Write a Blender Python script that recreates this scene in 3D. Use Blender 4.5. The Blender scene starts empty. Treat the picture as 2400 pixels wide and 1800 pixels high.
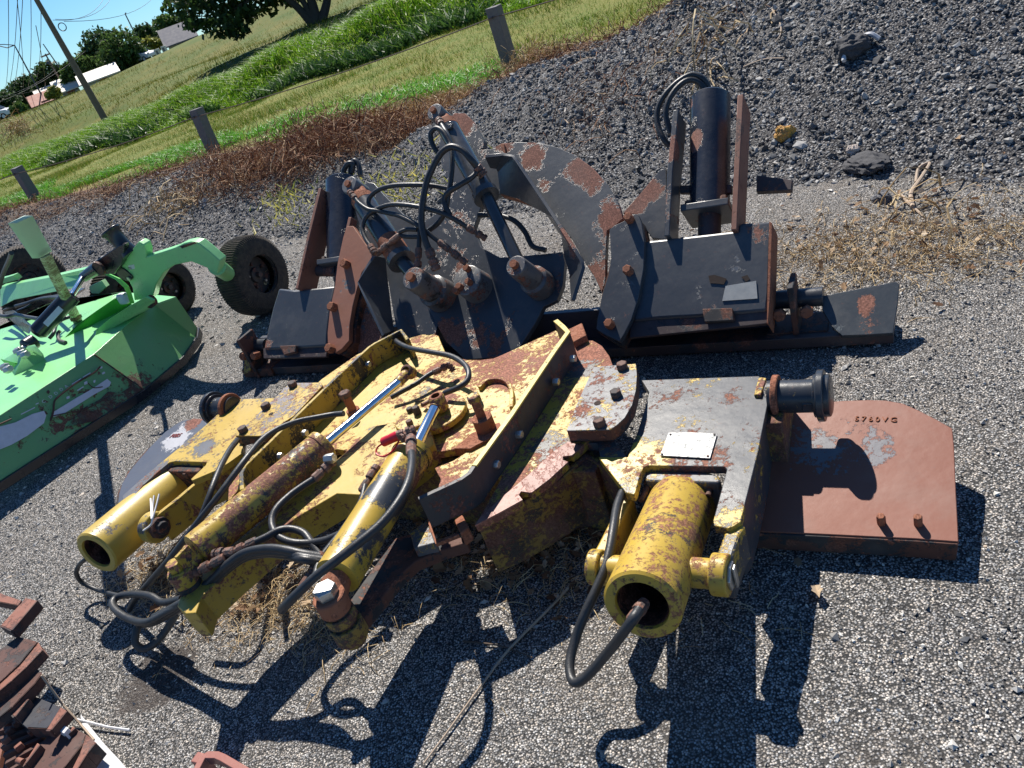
import bpy, bmesh, math, random
import numpy as np
from mathutils import Vector, Matrix
random.seed(7); rng = np.random.default_rng(11)
R_ = math.radians
scene = bpy.context.scene
col = scene.collection

# ------------------------------------------------------------ camera
FL = 1800.0; CAMZ = 1.65
_U = np.array([-1100., 2984., FL]); _U /= np.linalg.norm(_U)
_F = np.array([0., 0., -1.]); _F = _F - _F.dot(_U) * _U; _F /= np.linalg.norm(_F)
_X = np.cross(_F, _U)
RW = np.array([_X, _F, _U])
cam = bpy.data.cameras.new('camera'); cam_o = bpy.data.objects.new('camera', cam); col.objects.link(cam_o)
cam.sensor_width = 36.0; cam.lens = FL / 2400.0 * 36.0
cam.clip_start = 0.05; cam.clip_end = 6000
M = Matrix([[*RW[0], 0], [*RW[1], 0], [*RW[2], CAMZ], [0, 0, 0, 1]])
cam_o.matrix_world = M
scene.camera = cam_o

# ------------------------------------------------------------ sky, sun, exposure
SUN_AZ, SUN_EL = R_(-0.5), R_(49.5)          # azimuth from +Y towards +X
SD = Vector((math.sin(SUN_AZ) * math.cos(SUN_EL), math.cos(SUN_AZ) * math.cos(SUN_EL), math.sin(SUN_EL)))
w = bpy.data.worlds.new('World'); scene.world = w; w.use_nodes = True
nt = w.node_tree; nt.nodes.clear()
sky = nt.nodes.new('ShaderNodeTexSky'); sky.sky_type = 'NISHITA'; sky.sun_disc = False
sky.sun_elevation = SUN_EL; sky.sun_rotation = SUN_AZ; sky.air_density = 1.0; sky.dust_density = 0.0; sky.ozone_density = 4.0; sky.altitude = 1200
bg = nt.nodes.new('ShaderNodeBackground'); bg.inputs['Strength'].default_value = 0.07
wo = nt.nodes.new('ShaderNodeOutputWorld')
hs = nt.nodes.new('ShaderNodeMix'); hs.data_type = 'RGBA'; hs.blend_type = 'MULTIPLY'; hs.inputs[0].default_value = 1.0; hs.inputs[7].default_value = (.58, .87, 1.08, 1)
nt.links.new(sky.outputs[0], hs.inputs[6]); nt.links.new(hs.outputs[2], bg.inputs[0]); nt.links.new(bg.outputs[0], wo.inputs[0])
sl = bpy.data.lights.new('sun', 'SUN'); sl.energy = 5.0; sl.angle = R_(0.53); sl.color = (1.0, 0.94, 0.85)
so = bpy.data.objects.new('sun', sl); col.objects.link(so)
so.rotation_euler = (-SD).to_track_quat('-Z', 'Y').to_euler()
scene.view_settings.view_transform = 'Standard'; scene.view_settings.look = 'None'
scene.view_settings.exposure = 0.6; scene.view_settings.gamma = 1.0
scene.cycles.max_bounces = 6; scene.cycles.diffuse_bounces = 3; scene.cycles.glossy_bounces = 3
scene.cycles.transparent_max_bounces = 6

# ------------------------------------------------------------ measuring helpers
CR = {'S': (0, 0, 1.), 'W': (0, 0, 1.085), 'C1': (0, 0, .3617), 'C2': (800, 0, .3617), 'C3': (1600, 0, .3617), 'C4': (0, 400, .3617), 'C5': (500, 400, .3617),
      'D1': (900, 200, .3165), 'D2': (1300, 400, .4069), 'D3': (700, 700, .3617), 'D4': (100, 800, .3617), 'D5': (500, 950, .3617),
      'D6': (1200, 800, .4973), 'D7': (0, 1200, .3617), 'E1': (1980, 900, .1175), 'E2': (260, 960, .1356), 'E3': (0, 820, .1808),
      'E4': (1520, 990, .0904), 'E5': (0, 480, .1447), 'E6': (0, 1380, .2532), 'F1': (0, 620, .1808), 'F2': (0, 80, .3152),
      'F3': (700, 850, .3152), 'F4': (1400, 180, .394), 'F5': (700, 400, .3152), 'F6': (550, 650, .3552)}
def px(c, x, y): o = CR[c]; return (o[0] + x * o[2], o[1] + y * o[2])
def ray(c, x, y):
    X, Y = px(c, x, y)
    return Vector(RW @ np.array([X - 1200., -(Y - 900.), -FL]))
CAM = Vector((0, 0, CAMZ))
def P(c, x, y, z=0.0):
    d = ray(c, x, y); return CAM + d * ((z - CAMZ) / d.z)
def PD(c, x, y, n):            # point at distance n across the field
    d = ray(c, x, y); return CAM + d * (n / (d.x * .587 + d.y * .81))
class Frame:
    def __init__(s, O, a, b): s.O = Vector(O); s.a = Vector(a).normalized(); s.b = Vector(b).normalized(); s.n = s.a.cross(s.b).normalized()
    def pt(s, c, x, y, h=0.0):
        d = ray(c, x, y); O = s.O + s.n * h
        return CAM + d * ((O - CAM).dot(s.n) / d.dot(s.n))
    def pts(s, c, L, h=0.0): return [s.pt(c, x, y, h) for x, y in L]
AX = Vector((.834, -.551, 0)); BX = Vector((.551, .834, 0)); ZX = Vector((0, 0, 1))
def tilt(t): return BX * math.cos(R_(t)) + ZX * math.sin(R_(t))
YF = Frame(P('S', 1830, 915, .295), AX, tilt(0))
BF = Frame(P('S', 1795, 740, .17), AX, tilt(41))

# ------------------------------------------------------------ mesh builder
class MB:
    def __init__(s): s.v = []; s.f = []
    def add(s, vs, fs):
        k = len(s.v); s.v += [Vector(v) for v in vs]; s.f += [tuple(i + k for i in f) for f in fs]; return s
    def prism(s, pts, d):
        n = len(pts); d = Vector(d)
        s.add(list(pts) + [p + d for p in pts], [tuple(range(n)), tuple(range(2 * n - 1, n - 1, -1))] + [(i, (i + 1) % n, n + (i + 1) % n, n + i) for i in range(n)])
        return s
    def plate(s, fr, c, L, top, th): return s.prism(fr.pts(c, L, top), fr.n * -th)
    def loft(s, rings, cap=True):
        n = len(rings[0]); vs = [v for r in rings for v in r]; fs = []
        for k in range(len(rings) - 1):
            fs += [(k * n + i, k * n + (i + 1) % n, (k + 1) * n + (i + 1) % n, (k + 1) * n + i) for i in range(n)]
        if cap: fs += [tuple(range(n - 1, -1, -1)), tuple((len(rings) - 1) * n + i for i in range(n))]
        return s.add(vs, fs)
    def lathe(s, p, ax, prof, seg=32, rot=0, close=False):
        # prof: list of (t along axis, r)
        ax = Vector(ax).normalized(); u = ax.orthogonal().normalized(); v = ax.cross(u)
        rings = []
        for t, r in prof:
            rings.append([Vector(p) + ax * t + (u * math.cos(rot + 2 * math.pi * i / seg) + v * math.sin(rot + 2 * math.pi * i / seg)) * max(r, 1e-5) for i in range(seg)])
        if close: rings.append(rings[0]); return s.loft(rings, False)
        return s.loft(rings)
    def cyl(s, p, q, r, r2=None, seg=28):
        p = Vector(p); q = Vector(q); return s.lathe(p, q - p, [(0, r), ((q - p).length, r if r2 is None else r2)], seg)
    def ring(s, p, ax, ro, ri, w, seg=32):
        b = min(.004, w * .2)
        return s.lathe(p, ax, [(-w / 2, ri), (-w / 2, ro - b), (-w / 2 + b, ro), (w / 2 - b, ro), (w / 2, ro - b), (w / 2, ri)], seg, close=True)
    def hex(s, p, ax, r, h, washer=0):
        if washer: s.lathe(p, ax, [(0, washer), (.004, washer)], 20)
        return s.lathe(Vector(p) + Vector(ax).normalized() * (.004 if washer else 0), ax, [(0, r), (h * .85, r), (h, r * .86)], 6, rot=random.random())
    def tube(s, pts, r, seg=12, taper=None):
        pts = [Vector(p) for p in pts]; rings = []; t0 = (pts[1] - pts[0]).normalized(); u = t0.orthogonal().normalized()
        for i, p in enumerate(pts):
            t = (pts[min(i + 1, len(pts) - 1)] - pts[max(i - 1, 0)]).normalized()
            u = (u - t * u.dot(t)).normalized(); v = t.cross(u); rr = r if taper is None else r * taper(i / (len(pts) - 1))
            rings.append([p + (u * math.cos(2 * math.pi * k / seg) + v * math.sin(2 * math.pi * k / seg)) * rr for k in range(seg)])
        return s.loft(rings)
    def spline(s, ctrl, r, seg=12, sub=8, taper=None): return s.tube(catmull(ctrl, sub), r, seg, taper)
    def box(s, c, ax, ay, az, dx, dy, dz):
        c = Vector(c); A = Vector(ax).normalized() * dx / 2; B = Vector(ay).normalized() * dy / 2; D = Vector(az).normalized() * dz / 2
        return s.prism([c - A - B - D, c + A - B - D, c + A + B - D, c - A + B - D], D * 2)
    def wall(s, pts, down, th):
        # ribbon following pts, thickness th, hanging along vector down
        down = Vector(down); dn = down.normalized(); L = []; Rr = []
        for i, p in enumerate(pts):
            t = (pts[min(i + 1, len(pts) - 1)] - pts[max(i - 1, 0)]); t = (t - dn * t.dot(dn)).normalized(); q = t.cross(dn)
            L.append(p + q * th / 2); Rr.append(p - q * th / 2)
        ring = L + Rr[::-1]; n = len(ring); m = len(pts)
        vs = ring + [v + down for v in ring]; fs = []
        for i in range(m - 1):
            fs += [(i, i + 1, n - 2 - i, n - 1 - i), (n + i, 2 * n - 1 - i, 2 * n - 2 - i, n + i + 1)]
        fs += [(i, n + i, n + (i + 1) % n, (i + 1) % n) for i in range(n)]
        return s.add(vs, fs)
def catmull(P_, sub=8):
    P_ = [Vector(p) for p in P_]; Q = [P_[0] * 2 - P_[1]] + P_ + [P_[-1] * 2 - P_[-2]]; out = []
    for i in range(1, len(Q) - 2):
        for k in range(sub):
            t = k / sub
            out.append(.5 * ((2 * Q[i]) + (Q[i + 1] - Q[i - 1]) * t + (2 * Q[i - 1] - 5 * Q[i] + 4 * Q[i + 1] - Q[i + 2]) * t * t + (3 * Q[i] - Q[i - 1] - 3 * Q[i + 1] + Q[i + 2]) * t ** 3))
    out.append(P_[-1]); return out
def smooth_poly(L, sub=5):      # closed pixel outline rounded
    n = len(L); out = []
    for i in range(n):
        p0, p1, p2, p3 = [Vector((*L[(i + k) % n], 0)) for k in (-1, 0, 1, 2)]
        for k in range(sub):
            t = k / sub; q = .5 * ((2 * p1) + (p2 - p0) * t + (2 * p0 - 5 * p1 + 4 * p2 - p3) * t * t + (3 * p1 - p0 - 3 * p2 + p3) * t ** 3); out.append((q.x, q.y))
    return out
def arc(L, sub=5):               # open pixel path rounded
    return [(q.x, q.y) for q in catmull([Vector((x, y, 0)) for x, y in L], sub)]

def origin(o):
    p = Vector((0, 0, 0))
    while o is not None: p = p + o.location; o = o.parent
    return p
def tag(o, label=None, cat=None, group=None, kind=None):
    if label: o['label'] = label
    if cat: o['category'] = cat
    if group: o['group'] = group
    if kind: o['kind'] = kind
    return o
def thing(name, loc, label, cat, group=None):
    o = bpy.data.objects.new(name, None); o.empty_display_size = .1; col.objects.link(o); o.location = loc
    return tag(o, label, cat, group)
def obj(name, mb, mat, parent=None, bevel=0, ang=35, label=None, loc=None):
    me = bpy.data.meshes.new(name)
    org = origin(parent) if parent is not None else (Vector(loc) if loc is not None else Vector((0, 0, 0)))
    me.from_pydata([v - org for v in mb.v], [], mb.f); me.update()
    bm = bmesh.new(); bm.from_mesh(me); bmesh.ops.recalc_face_normals(bm, faces=bm.faces[:]); bm.to_mesh(me); bm.free()
    me.materials.append(mat)
    me.shade_smooth(); me.set_sharp_from_angle(angle=R_(ang))
    o = bpy.data.objects.new(name, me); col.objects.link(o); o.parent = parent
    if loc is not None and parent is None: o.location = org
    if bevel:
        m = o.modifiers.new('edge', 'BEVEL'); m.width = bevel; m.segments = 2; m.limit_method = 'ANGLE'; m.angle_limit = R_(40); m.use_clamp_overlap = True
    if label: o['label'] = label
    return o
def npmesh(name, V, Fc, mat, parent=None, smooth=False, loops=3):
    me = bpy.data.meshes.new(name); V = np.asarray(V, np.float32); Fc = np.asarray(Fc, np.int32)
    me.vertices.add(len(V)); me.vertices.foreach_set('co', V.ravel())
    me.loops.add(Fc.size); me.loops.foreach_set('vertex_index', Fc.ravel())
    me.polygons.add(len(Fc)); me.polygons.foreach_set('loop_start', np.arange(0, Fc.size, loops, dtype=np.int32))
    me.update(calc_edges=True); me.materials.append(mat)
    if smooth: me.shade_smooth()
    else: me.shade_flat()
    o = bpy.data.objects.new(name, me); col.objects.link(o); o.parent = parent
    return o

# ------------------------------------------------------------ materials
class NB:
    def __init__(s, name):
        s.m = bpy.data.materials.new(name); s.m.use_nodes = True; s.t = s.m.node_tree; s.t.nodes.clear()
        s.out = s.n('ShaderNodeOutputMaterial'); s.b = s.n('ShaderNodeBsdfPrincipled'); s.l(s.b.outputs[0], s.out.inputs[0])
        s.pos = s.n('ShaderNodeNewGeometry').outputs['Position']
    def n(s, t, **k):
        o = s.t.nodes.new(t)
        for a, b in k.items(): setattr(o, a, b)
        return o
    def l(s, a, b): s.t.links.new(a, b)
    def set(s, sock, v):
        if isinstance(v, bpy.types.NodeSocket): s.l(v, sock)
        else: sock.default_value = v
    def math(s, op, a, b=0.0, clamp=False):
        m = s.n('ShaderNodeMath', operation=op, use_clamp=clamp); s.set(m.inputs[0], a); s.set(m.inputs[1], b); return m.outputs[0]
    def noise(s, scale, detail=6, rough=.6, vec=None, dist=0.0):
        m = s.n('ShaderNodeTexNoise'); m.inputs['Scale'].default_value = scale; m.inputs['Detail'].default_value = detail
        m.inputs['Roughness'].default_value = rough; m.inputs['Distortion'].default_value = dist; s.l(vec or s.pos, m.inputs['Vector']); return m.outputs[0]
    def vor(s, scale, feature='F1', vec=None, rnd=1.0):
        m = s.n('ShaderNodeTexVoronoi', feature=feature); m.inputs['Scale'].default_value = scale; m.inputs['Randomness'].default_value = rnd; s.l(vec or s.pos, m.inputs['Vector']); return m
    def rng(s, v, a, b, c=0.0, d=1.0):
        m = s.n('ShaderNodeMapRange'); s.set(m.inputs[0], v)
        for i, x in enumerate((a, b, c, d)): m.inputs[i + 1].default_value = x
        return m.outputs[0]
    def mix(s, f, a, b, mode='MIX'):
        m = s.n('ShaderNodeMix', data_type='RGBA', blend_type=mode); s.set(m.inputs[0], f)
        for i, x in ((6, a), (7, b)):
            s.set(m.inputs[i], x if isinstance(x, bpy.types.NodeSocket) else (*x, 1.0))
        return m.outputs[2]
    def mapv(s, scale=(1, 1, 1), rot=(0, 0, 0)):
        m = s.n('ShaderNodeMapping'); s.l(s.pos, m.inputs[0]); m.inputs['Rotation'].default_value = rot; m.inputs['Scale'].default_value = scale; return m.outputs[0]
    def near(s, p, r):            # 1 at p, 0 at distance r
        d = s.n('ShaderNodeVectorMath', operation='DISTANCE'); s.l(s.pos, d.inputs[0]); d.inputs[1].default_value = p
        return s.rng(d.outputs['Value'], 0, r, 1, 0)
    def bump(s, h, strength=.5, dist=.01, prev=None):
        m = s.n('ShaderNodeBump'); m.inputs['Strength'].default_value = strength; m.inputs['Distance'].default_value = dist; s.l(h, m.inputs['Height'])
        if prev is not None: s.l(prev, m.inputs['Normal'])
        return m.outputs[0]
    def fin(s, color, rough, normal=None, metal=0.0, spec=.5):
        s.set(s.b.inputs['Base Color'], color if isinstance(color, bpy.types.NodeSocket) else (*color, 1)); s.set(s.b.inputs['Roughness'], rough); s.set(s.b.inputs['Metallic'], metal)
        s.b.inputs['Specular IOR Level'].default_value = spec
        if normal is not None: s.l(normal, s.b.inputs['Normal'])
        return s.m

def worn(name, top, under, rust=(.24, .09, .05), a_under=.42, a_rust=.45, sc=7., sc2=None, rough=.42, spots=(), dir_scale=None, speck=.5, spec=.5, rustdark=(.09, .035, .025)):
    """painted steel: top coat chipped down to an under coat and to rust"""
    k = NB(name); v = k.mapv(dir_scale) if dir_scale else k.pos
    n1 = k.noise(sc, 9, .66, v, .25); n2 = k.noise(sc2 or sc * 1.7, 9, .7, v, .4); nf = k.noise(62, 9, .82); nl = k.noise(2.3, 3, .5)
    au, ar = n1, n2
    for (p, r, su, sr) in spots:
        q = k.near(p, r); qq = k.math('MULTIPLY', q, 1.0)
        if su: au = k.math('ADD', au, k.math('MULTIPLY', qq, su))
        if sr: ar = k.math('ADD', ar, k.math('MULTIPLY', qq, sr))
    au = k.math('ADD', au, k.math('MULTIPLY', k.math('SUBTRACT', nf, .5), .8 * speck)); ar = k.math('ADD', ar, k.math('MULTIPLY', k.math('SUBTRACT', nf, .5), .7 * speck))
    tu, tr = 1 - a_under, 1 - a_rust
    mu = k.rng(au, tu, tu + .014); mr = k.rng(ar, tr, tr + .018)
    rc = k.mix(k.noise(26, 6, .7), rustdark, rust); rc = k.mix(k.rng(k.noise(150, 3, .6), .45, .75), rc, tuple(min(1, c * 1.7 + .03) for c in rust))
    tc = k.mix(nl, tuple(c * .82 for c in top), tuple(min(1, c * 1.1) for c in top))
    scr = k.rng(k.noise(38, 8, .75), .60, .68)          # small stains
    tc = k.mix(k.math('MULTIPLY', scr, .5), tc, tuple(c * .6 + .04 for c in rust))
    uc = k.mix(k.noise(14, 6, .7), tuple(c * .7 for c in under), tuple(min(1, c * 1.35 + .01) for c in under))
    c = k.mix(mu, tc, uc); c = k.mix(mr, c, rc)
    dust = k.rng(k.noise(5.5, 8, .7), .5, .8, 0, .22); c = k.mix(dust, c, (.30, .27, .23))
    r = k.math('ADD', k.math('MULTIPLY', mr, .85 - rough), rough); r = k.math('ADD', r, k.math('MULTIPLY', k.math('SUBTRACT', nf, .5), .22)); r = k.math('ADD', r, k.math('MULTIPLY', k.math('SUBTRACT', nl, .5), .3))
    h = k.math('SUBTRACT', k.math('MULTIPLY', nf, .22), k.math('MULTIPLY', k.math('ADD', mu, k.math('MULTIPLY', mr, 1.4)), .55))
    nb = k.bump(h, .55, .0035, k.bump(k.noise(9, 3, .5), .12, .02))
    return k.fin(c, r, nb, 0, spec)
def plain(name, c, rough=.6, metal=0.0, var=.25, sc=20, bump=.15, spec=.5):
    k = NB(name); n = k.noise(sc, 7, .65)
    cc = k.mix(n, tuple(x * (1 - var) for x in c), tuple(min(1, x * (1 + var)) for x in c))
    return k.fin(cc, k.rng(n, .3, .7, rough - .08, rough + .08), k.bump(k.noise(sc * 6, 4, .6), bump, .003), metal, spec)

YEL = (.50, .335, .045); BLK = (.028, .032, .038); RST = (.30, .115, .062); RSTD = (.12, .04, .026)
# ------------------------------------------------------------ the lie of the land
EV = Vector((-.81, .587, 0)); NV = Vector((.587, .81, 0))
def en(x, y): return -.81 * x + .587 * y, .587 * x + .81 * y
def EN(e, n, z=0): d = .81 * .81 + .587 * .587; return Vector(((-.81 * e + .587 * n) / d, (.587 * e + .81 * n) / d, z))
_cp = []
def cp(e, n, z): _cp.append((e, n, z))
def cpx(x, y, n, dz=0.0): q = PD('S', x, y, n); e, nn = en(q.x, q.y); _cp.append((e, nn, q.z + dz)); return q
for n in (0, 4, 8): [cp(e, n, 0) for e in (-30, -15, -5, 0, 5, 10, 15)]
for e, z in ((-25, .1), (-8, .1), (0, 0), (5, 0), (10, 0), (15, -.08), (21, -.2), (30, -.35), (50, -.5)): cp(e, 9.5, z); cp(e * 1.15, 12.5, z)
for e, z in ((-30, .5), (-10, .35), (0, .3), (8, .12), (12, .0), (16, -.15), (20, -.3), (25, -.33), (32, -.4), (50, -.5)): cp(e, 15.6, z)
for e, z in ((-30, 1.0), (-10, .95), (0, .9), (8, .75), (12, .62), (16, .42), (20, .12), (24, -.1), (30, -.25), (40, -.5), (60, -.7)): cp(e, 18.3, z)
cpx(228, 247, 30); cpx(735, 55, 26); cpx(600, 110, 24, -.1); cpx(110, 330, 24, -.3); cpx(20, 380, 22, -.3); cpx(400, 180, 30); cpx(1000, -60, 26, -.2)
for x, y in ((60, 262), (230, 212), (330, 168), (430, 112), (480, 84), (600, 30), (800, -60), (1100, -200), (-200, 380), (-500, 480)):
    cpx(x, y, 60 if x > 100 else 45); q = PD('S', x, y, 300); e, n = en(q.x, q.y); cp(e, n, q.z - 6); cp(e * 2.6, n * 2.6, q.z * 2 - 24)
cp(-60, 60, 3); cp(-200, 200, 5)
_cp = np.array(_cp)
def _key(e, n):
    r = np.sqrt(e * e + n * n) + 3.0; a = np.arctan2(e, n + 3.0); return a * 4.0, np.log(r) * 4.0
_ka, _kb = _key(_cp[:, 0], _cp[:, 1])
def terr(x, y):
    x = np.asarray(x, float); y = np.asarray(y, float); e, n = en(x, y); a, b = _key(e, n)
    z = np.zeros_like(a); W = np.zeros_like(a)
    for i in range(len(_cp)):
        w_ = 1.0 / ((a - _ka[i]) ** 2 + (b - _kb[i]) ** 2 + 1e-3) ** 2; z += w_ * _cp[i, 2]; W += w_
    z = z / W
    s = np.clip((n - 8.5) / 2.5, 0, 1); return z * s * s * (3 - 2 * s)
def vnoise(x, y, s, seed=0):
    x = np.asarray(x) / s; y = np.asarray(y) / s; xi = np.floor(x).astype(int); yi = np.floor(y).astype(int); fx = x - xi; fy = y - yi
    def h(i, j): v = np.sin(i * 127.1 + j * 311.7 + seed * 74.7) * 43758.5453; return v - np.floor(v)
    fx = fx * fx * (3 - 2 * fx); fy = fy * fy * (3 - 2 * fy)
    return (h(xi, yi) * (1 - fx) + h(xi + 1, yi) * fx) * (1 - fy) + (h(xi, yi + 1) * (1 - fx) + h(xi + 1, yi + 1) * fx) * fy
def pileh(x, y):
    e, n = en(np.asarray(x, float), np.asarray(y, float))
    H = np.interp(e, [-14, -6, -3, -1, 1, 2, 3, 4, 5, 7, 9, 13, 17, 24], [.9, 1.15, 1.1, .95, .8, .68, .55, .36, .27, .25, .27, .26, .2, .1])
    n0 = np.interp(e, [-10, -2, 0, 1, 3, 5, 8, 12, 20], [2.6, 3.3, 3.9, 4.1, 4.3, 4.3, 4.4, 4.5, 4.6]) + (vnoise(x, y, .7, 3) - .5) * .35
    nc = np.interp(e, [-4, 0, 2, 5, 10], [6.6, 6.6, 6.8, 6.7, 6.6])
    up = np.clip((n - n0) / (nc - n0), 0, 1); up = up * up * (3 - 2 * up) * .5 + up * .5
    dn = np.clip((9.0 - n) / (9.0 - nc), 0, 1); dn = dn * dn * (3 - 2 * dn)
    b = np.minimum(up, dn)
    z = H * b + b * ((vnoise(x, y, .9, 1) - .5) * .22 + (vnoise(x, y, .35, 2) - .5) * .1 + (vnoise(x, y, .13, 5) - .5) * .05)
    return z - .02, b

# ground: one sheet to the horizon
rr = np.concatenate([np.linspace(.3, 12, 90), np.geomspace(12.3, 2500, 110)]); th = np.linspace(0, 2 * np.pi, 420, endpoint=False)
TT, RR = np.meshgrid(th, rr); GX = RR * np.sin(TT); GY = RR * np.cos(TT); GZ = terr(GX, GY)
nn = en(GX, GY)[1]; GZ += np.where(nn > 9, (vnoise(GX, GY, 1.3, 9) - .5) * .06, (vnoise(GX, GY, .8, 9) - .5) * .012 * (RR < 12))
V = np.stack([GX, GY, GZ], -1).reshape(-1, 3); V = np.vstack([V, [[0, 0, 0]]])
nr, nth = len(rr), len(th); ii, jj = np.meshgrid(np.arange(nr - 1), np.arange(nth), indexing='ij'); j2 = (jj + 1) % nth
Q = np.stack([ii * nth + jj, (ii + 1) * nth + jj, (ii + 1) * nth + j2, ii * nth + j2], -1).reshape(-1, 4)
T = np.concatenate([Q[:, [0, 1, 2]], Q[:, [0, 2, 3]], np.stack([np.full(nth, len(V) - 1), np.arange(nth), (np.arange(nth) + 1) % nth], -1)])

def gravel_color(k, s1=175., dark=(.05, .05, .05), lo=(.21, .205, .196), hi=(.74, .71, .665), warp=True):
    v = k.pos
    c1 = k.vor(s1); d1 = k.rng(c1.outputs['Distance'], .12, .62); c2 = k.vor(s1 * 1.9); 
    g = k.n('ShaderNodeSeparateColor'); k.l(c1.outputs['Color'], g.inputs[0]); g2 = k.n('ShaderNodeSeparateColor'); k.l(c2.outputs['Color'], g2.inputs[0])
    val = k.math('POWER', g.outputs[0], 1.7)
    c = k.mix(val, lo, hi); c = k.mix(k.math('MULTIPLY', g2.outputs[1], .35), c, lo)
    tint = k.mix(g.outputs[1], (1.05, .97, .9), (.93, .98, 1.06)); c = k.mix(1.0, c, tint, 'MULTIPLY')
    c = k.mix(k.rng(c1.outputs['Distance'], .30, .60), c, dark)
    c3 = k.vor(s1 * .42); g3 = k.n('ShaderNodeSeparateColor'); k.l(c3.outputs['Color'], g3.inputs[0]); c = k.mix(.55, c, k.mix(g3.outputs[0], (.6, .6, .61), (1.7, 1.68, 1.62)), 'MULTIPLY')
    return c, c1, c2
k = NB('ground_mix'); c, c1, c2 = gravel_color(k)
dirt = k.rng(k.noise(1.3, 6, .65), .5, .72, 0, .55); c = k.mix(dirt, c, k.mix(k.noise(60, 4, .7), (.10, .085, .07), (.26, .22, .18)))
st = k.near((P('S', 375, 1590) + Vector((0, 0, 0))), .22); oil = k.rng(k.math('ADD', st, k.math('MULTIPLY', k.math('SUBTRACT', k.noise(14, 5, .6), .5), .9)), .35, .5, 0, .8)
c = k.mix(oil, c, (.065, .055, .05))
# position across the field
dp = k.n('ShaderNodeVectorMath', operation='DOT_PRODUCT'); k.l(k.pos, dp.inputs[0]); dp.inputs[1].default_value = (.587, .81, 0); nco = dp.outputs['Value']
nw = k.math('ADD', nco, k.math('MULTIPLY', k.math('SUBTRACT', k.noise(.9, 6, .7), .5), 2.2))
litter = k.mix(k.noise(70, 5, .75), (.10, .05, .03), (.42, .28, .16))
f1 = k.rng(nw, 7.2, 8.0); c = k.mix(f1, c, litter)
g1 = k.mix(k.rng(k.noise(1.1, 5, .6), .35, .65), (.085, .17, .008), (.20, .20, .025)); g1 = k.mix(k.rng(k.noise(60, 4, .8), .3, .75), k.mix(.5, g1, (.03, .05, .01)), g1)
g1 = k.mix(k.rng(k.noise(24, 6, .8), .45, .62, 0, .75), g1, (.30, .25, .10))
far = k.mix(k.rng(k.noise(.35, 7, .7), .38, .62), (.075, .12, .010), (.16, .145, .022)); far = k.mix(k.rng(k.noise(2.2, 6, .8), .3, .7), k.mix(.45, far, (.05, .07, .02)), far)
c = k.mix(k.rng(nw, 8.4, 9.3), c, g1); c = k.mix(k.rng(nco, 17.5, 19.5), c, far)
gr = k.rng(nw, 7.2, 8.0, 1, 0)
h = k.math('ADD', k.math('MULTIPLY', k.math('SUBTRACT', 1.0, c1.outputs['Distance']), 1.0), k.math('MULTIPLY', k.math('SUBTRACT', 1.0, c2.outputs['Distance']), .35))
nb = k.bump(h, .9, .0042, k.bump(k.noise(30, 5, .7), .35, .01))
ground = npmesh('ground', V, T, k.fin(c, .82, nb, 0, .12), smooth=True); tag(ground, kind='structure')

# gravel berm behind the machines
pe = np.arange(-16, 24, .11); pn = np.arange(2.2, 9.2, .09); PE, PN = np.meshgrid(pe, pn)
PX = (-.81 * PE + .587 * PN) / 1.000669; PY = (.587 * PE + .81 * PN) / 1.000669; PZ, PB = pileh(PX, PY); PZ = np.where(PB <= 0.001, -.06, PZ)
V = np.stack([PX, PY, PZ], -1).reshape(-1, 3); a_, b_ = PE.shape; ii, jj = np.meshgrid(np.arange(a_ - 1), np.arange(b_ - 1), indexing='ij')
Q = np.stack([ii * b_ + jj, ii * b_ + jj + 1, (ii + 1) * b_ + jj + 1, (ii + 1) * b_ + jj], -1).reshape(-1, 4)
k = NB('berm_gravel'); c, c1, c2 = gravel_color(k, 75., (.03, .03, .034), (.10, .10, .104), (.50, .50, .49))
dp = k.n('ShaderNodeVectorMath', operation='DOT_PRODUCT'); k.l(k.pos, dp.inputs[0]); dp.inputs[1].default_value = (.587, .81, 0)
nw = k.math('ADD', dp.outputs['Value'], k.math('MULTIPLY', k.math('SUBTRACT', k.noise(1.2, 6, .7), .5), 1.8))
c = k.mix(k.rng(k.noise(.9, 5, .6), .5, .7, 0, .5), c, (.10, .095, .088))
c = k.mix(k.rng(nw, 6.5, 7.3), c, k.mix(k.noise(60, 5, .75), (.07, .035, .022), (.34, .21, .12)))
h = k.math('ADD', k.math('SUBTRACT', 1.0, c1.outputs['Distance']), k.math('MULTIPLY', k.math('SUBTRACT', 1.0, c2.outputs['Distance']), .4))
pile = npmesh('gravel_pile', V, Q, k.fin(c, .85, k.bump(h, 1.0, .012, k.bump(k.noise(14, 5, .7), .5, .03)), 0, .35), smooth=True, loops=4); tag(pile, kind='structure')

# ---- scattered real stones
def ico():
    t = (1 + 5 ** .5) / 2
    v = np.array([(-1, t, 0), (1, t, 0), (-1, -t, 0), (1, -t, 0), (0, -1, t), (0, 1, t), (0, -1, -t), (0, 1, -t), (t, 0, -1), (t, 0, 1), (-t, 0, -1), (-t, 0, 1)], float)
    v /= np.linalg.norm(v[0]); f = [(0, 11, 5), (0, 5, 1), (0, 1, 7), (0, 7, 10), (0, 10, 11), (1, 5, 9), (5, 11, 4), (11, 10, 2), (10, 7, 6), (7, 1, 8), (3, 9, 4), (3, 4, 2), (3, 2, 6), (3, 6, 8), (3, 8, 9), (4, 9, 5), (2, 4, 11), (6, 2, 10), (8, 6, 7), (9, 8, 1)]
    return v, np.array(f)
OCT = (np.array([(1, 0, 0), (-1, 0, 0), (0, 1, 0), (0, -1, 0), (0, 0, 1), (0, 0, -1)], float), np.array([(0, 2, 4), (2, 1, 4), (1, 3, 4), (3, 0, 4), (2, 0, 5), (1, 2, 5), (3, 1, 5), (0, 3, 5)]))
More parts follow.
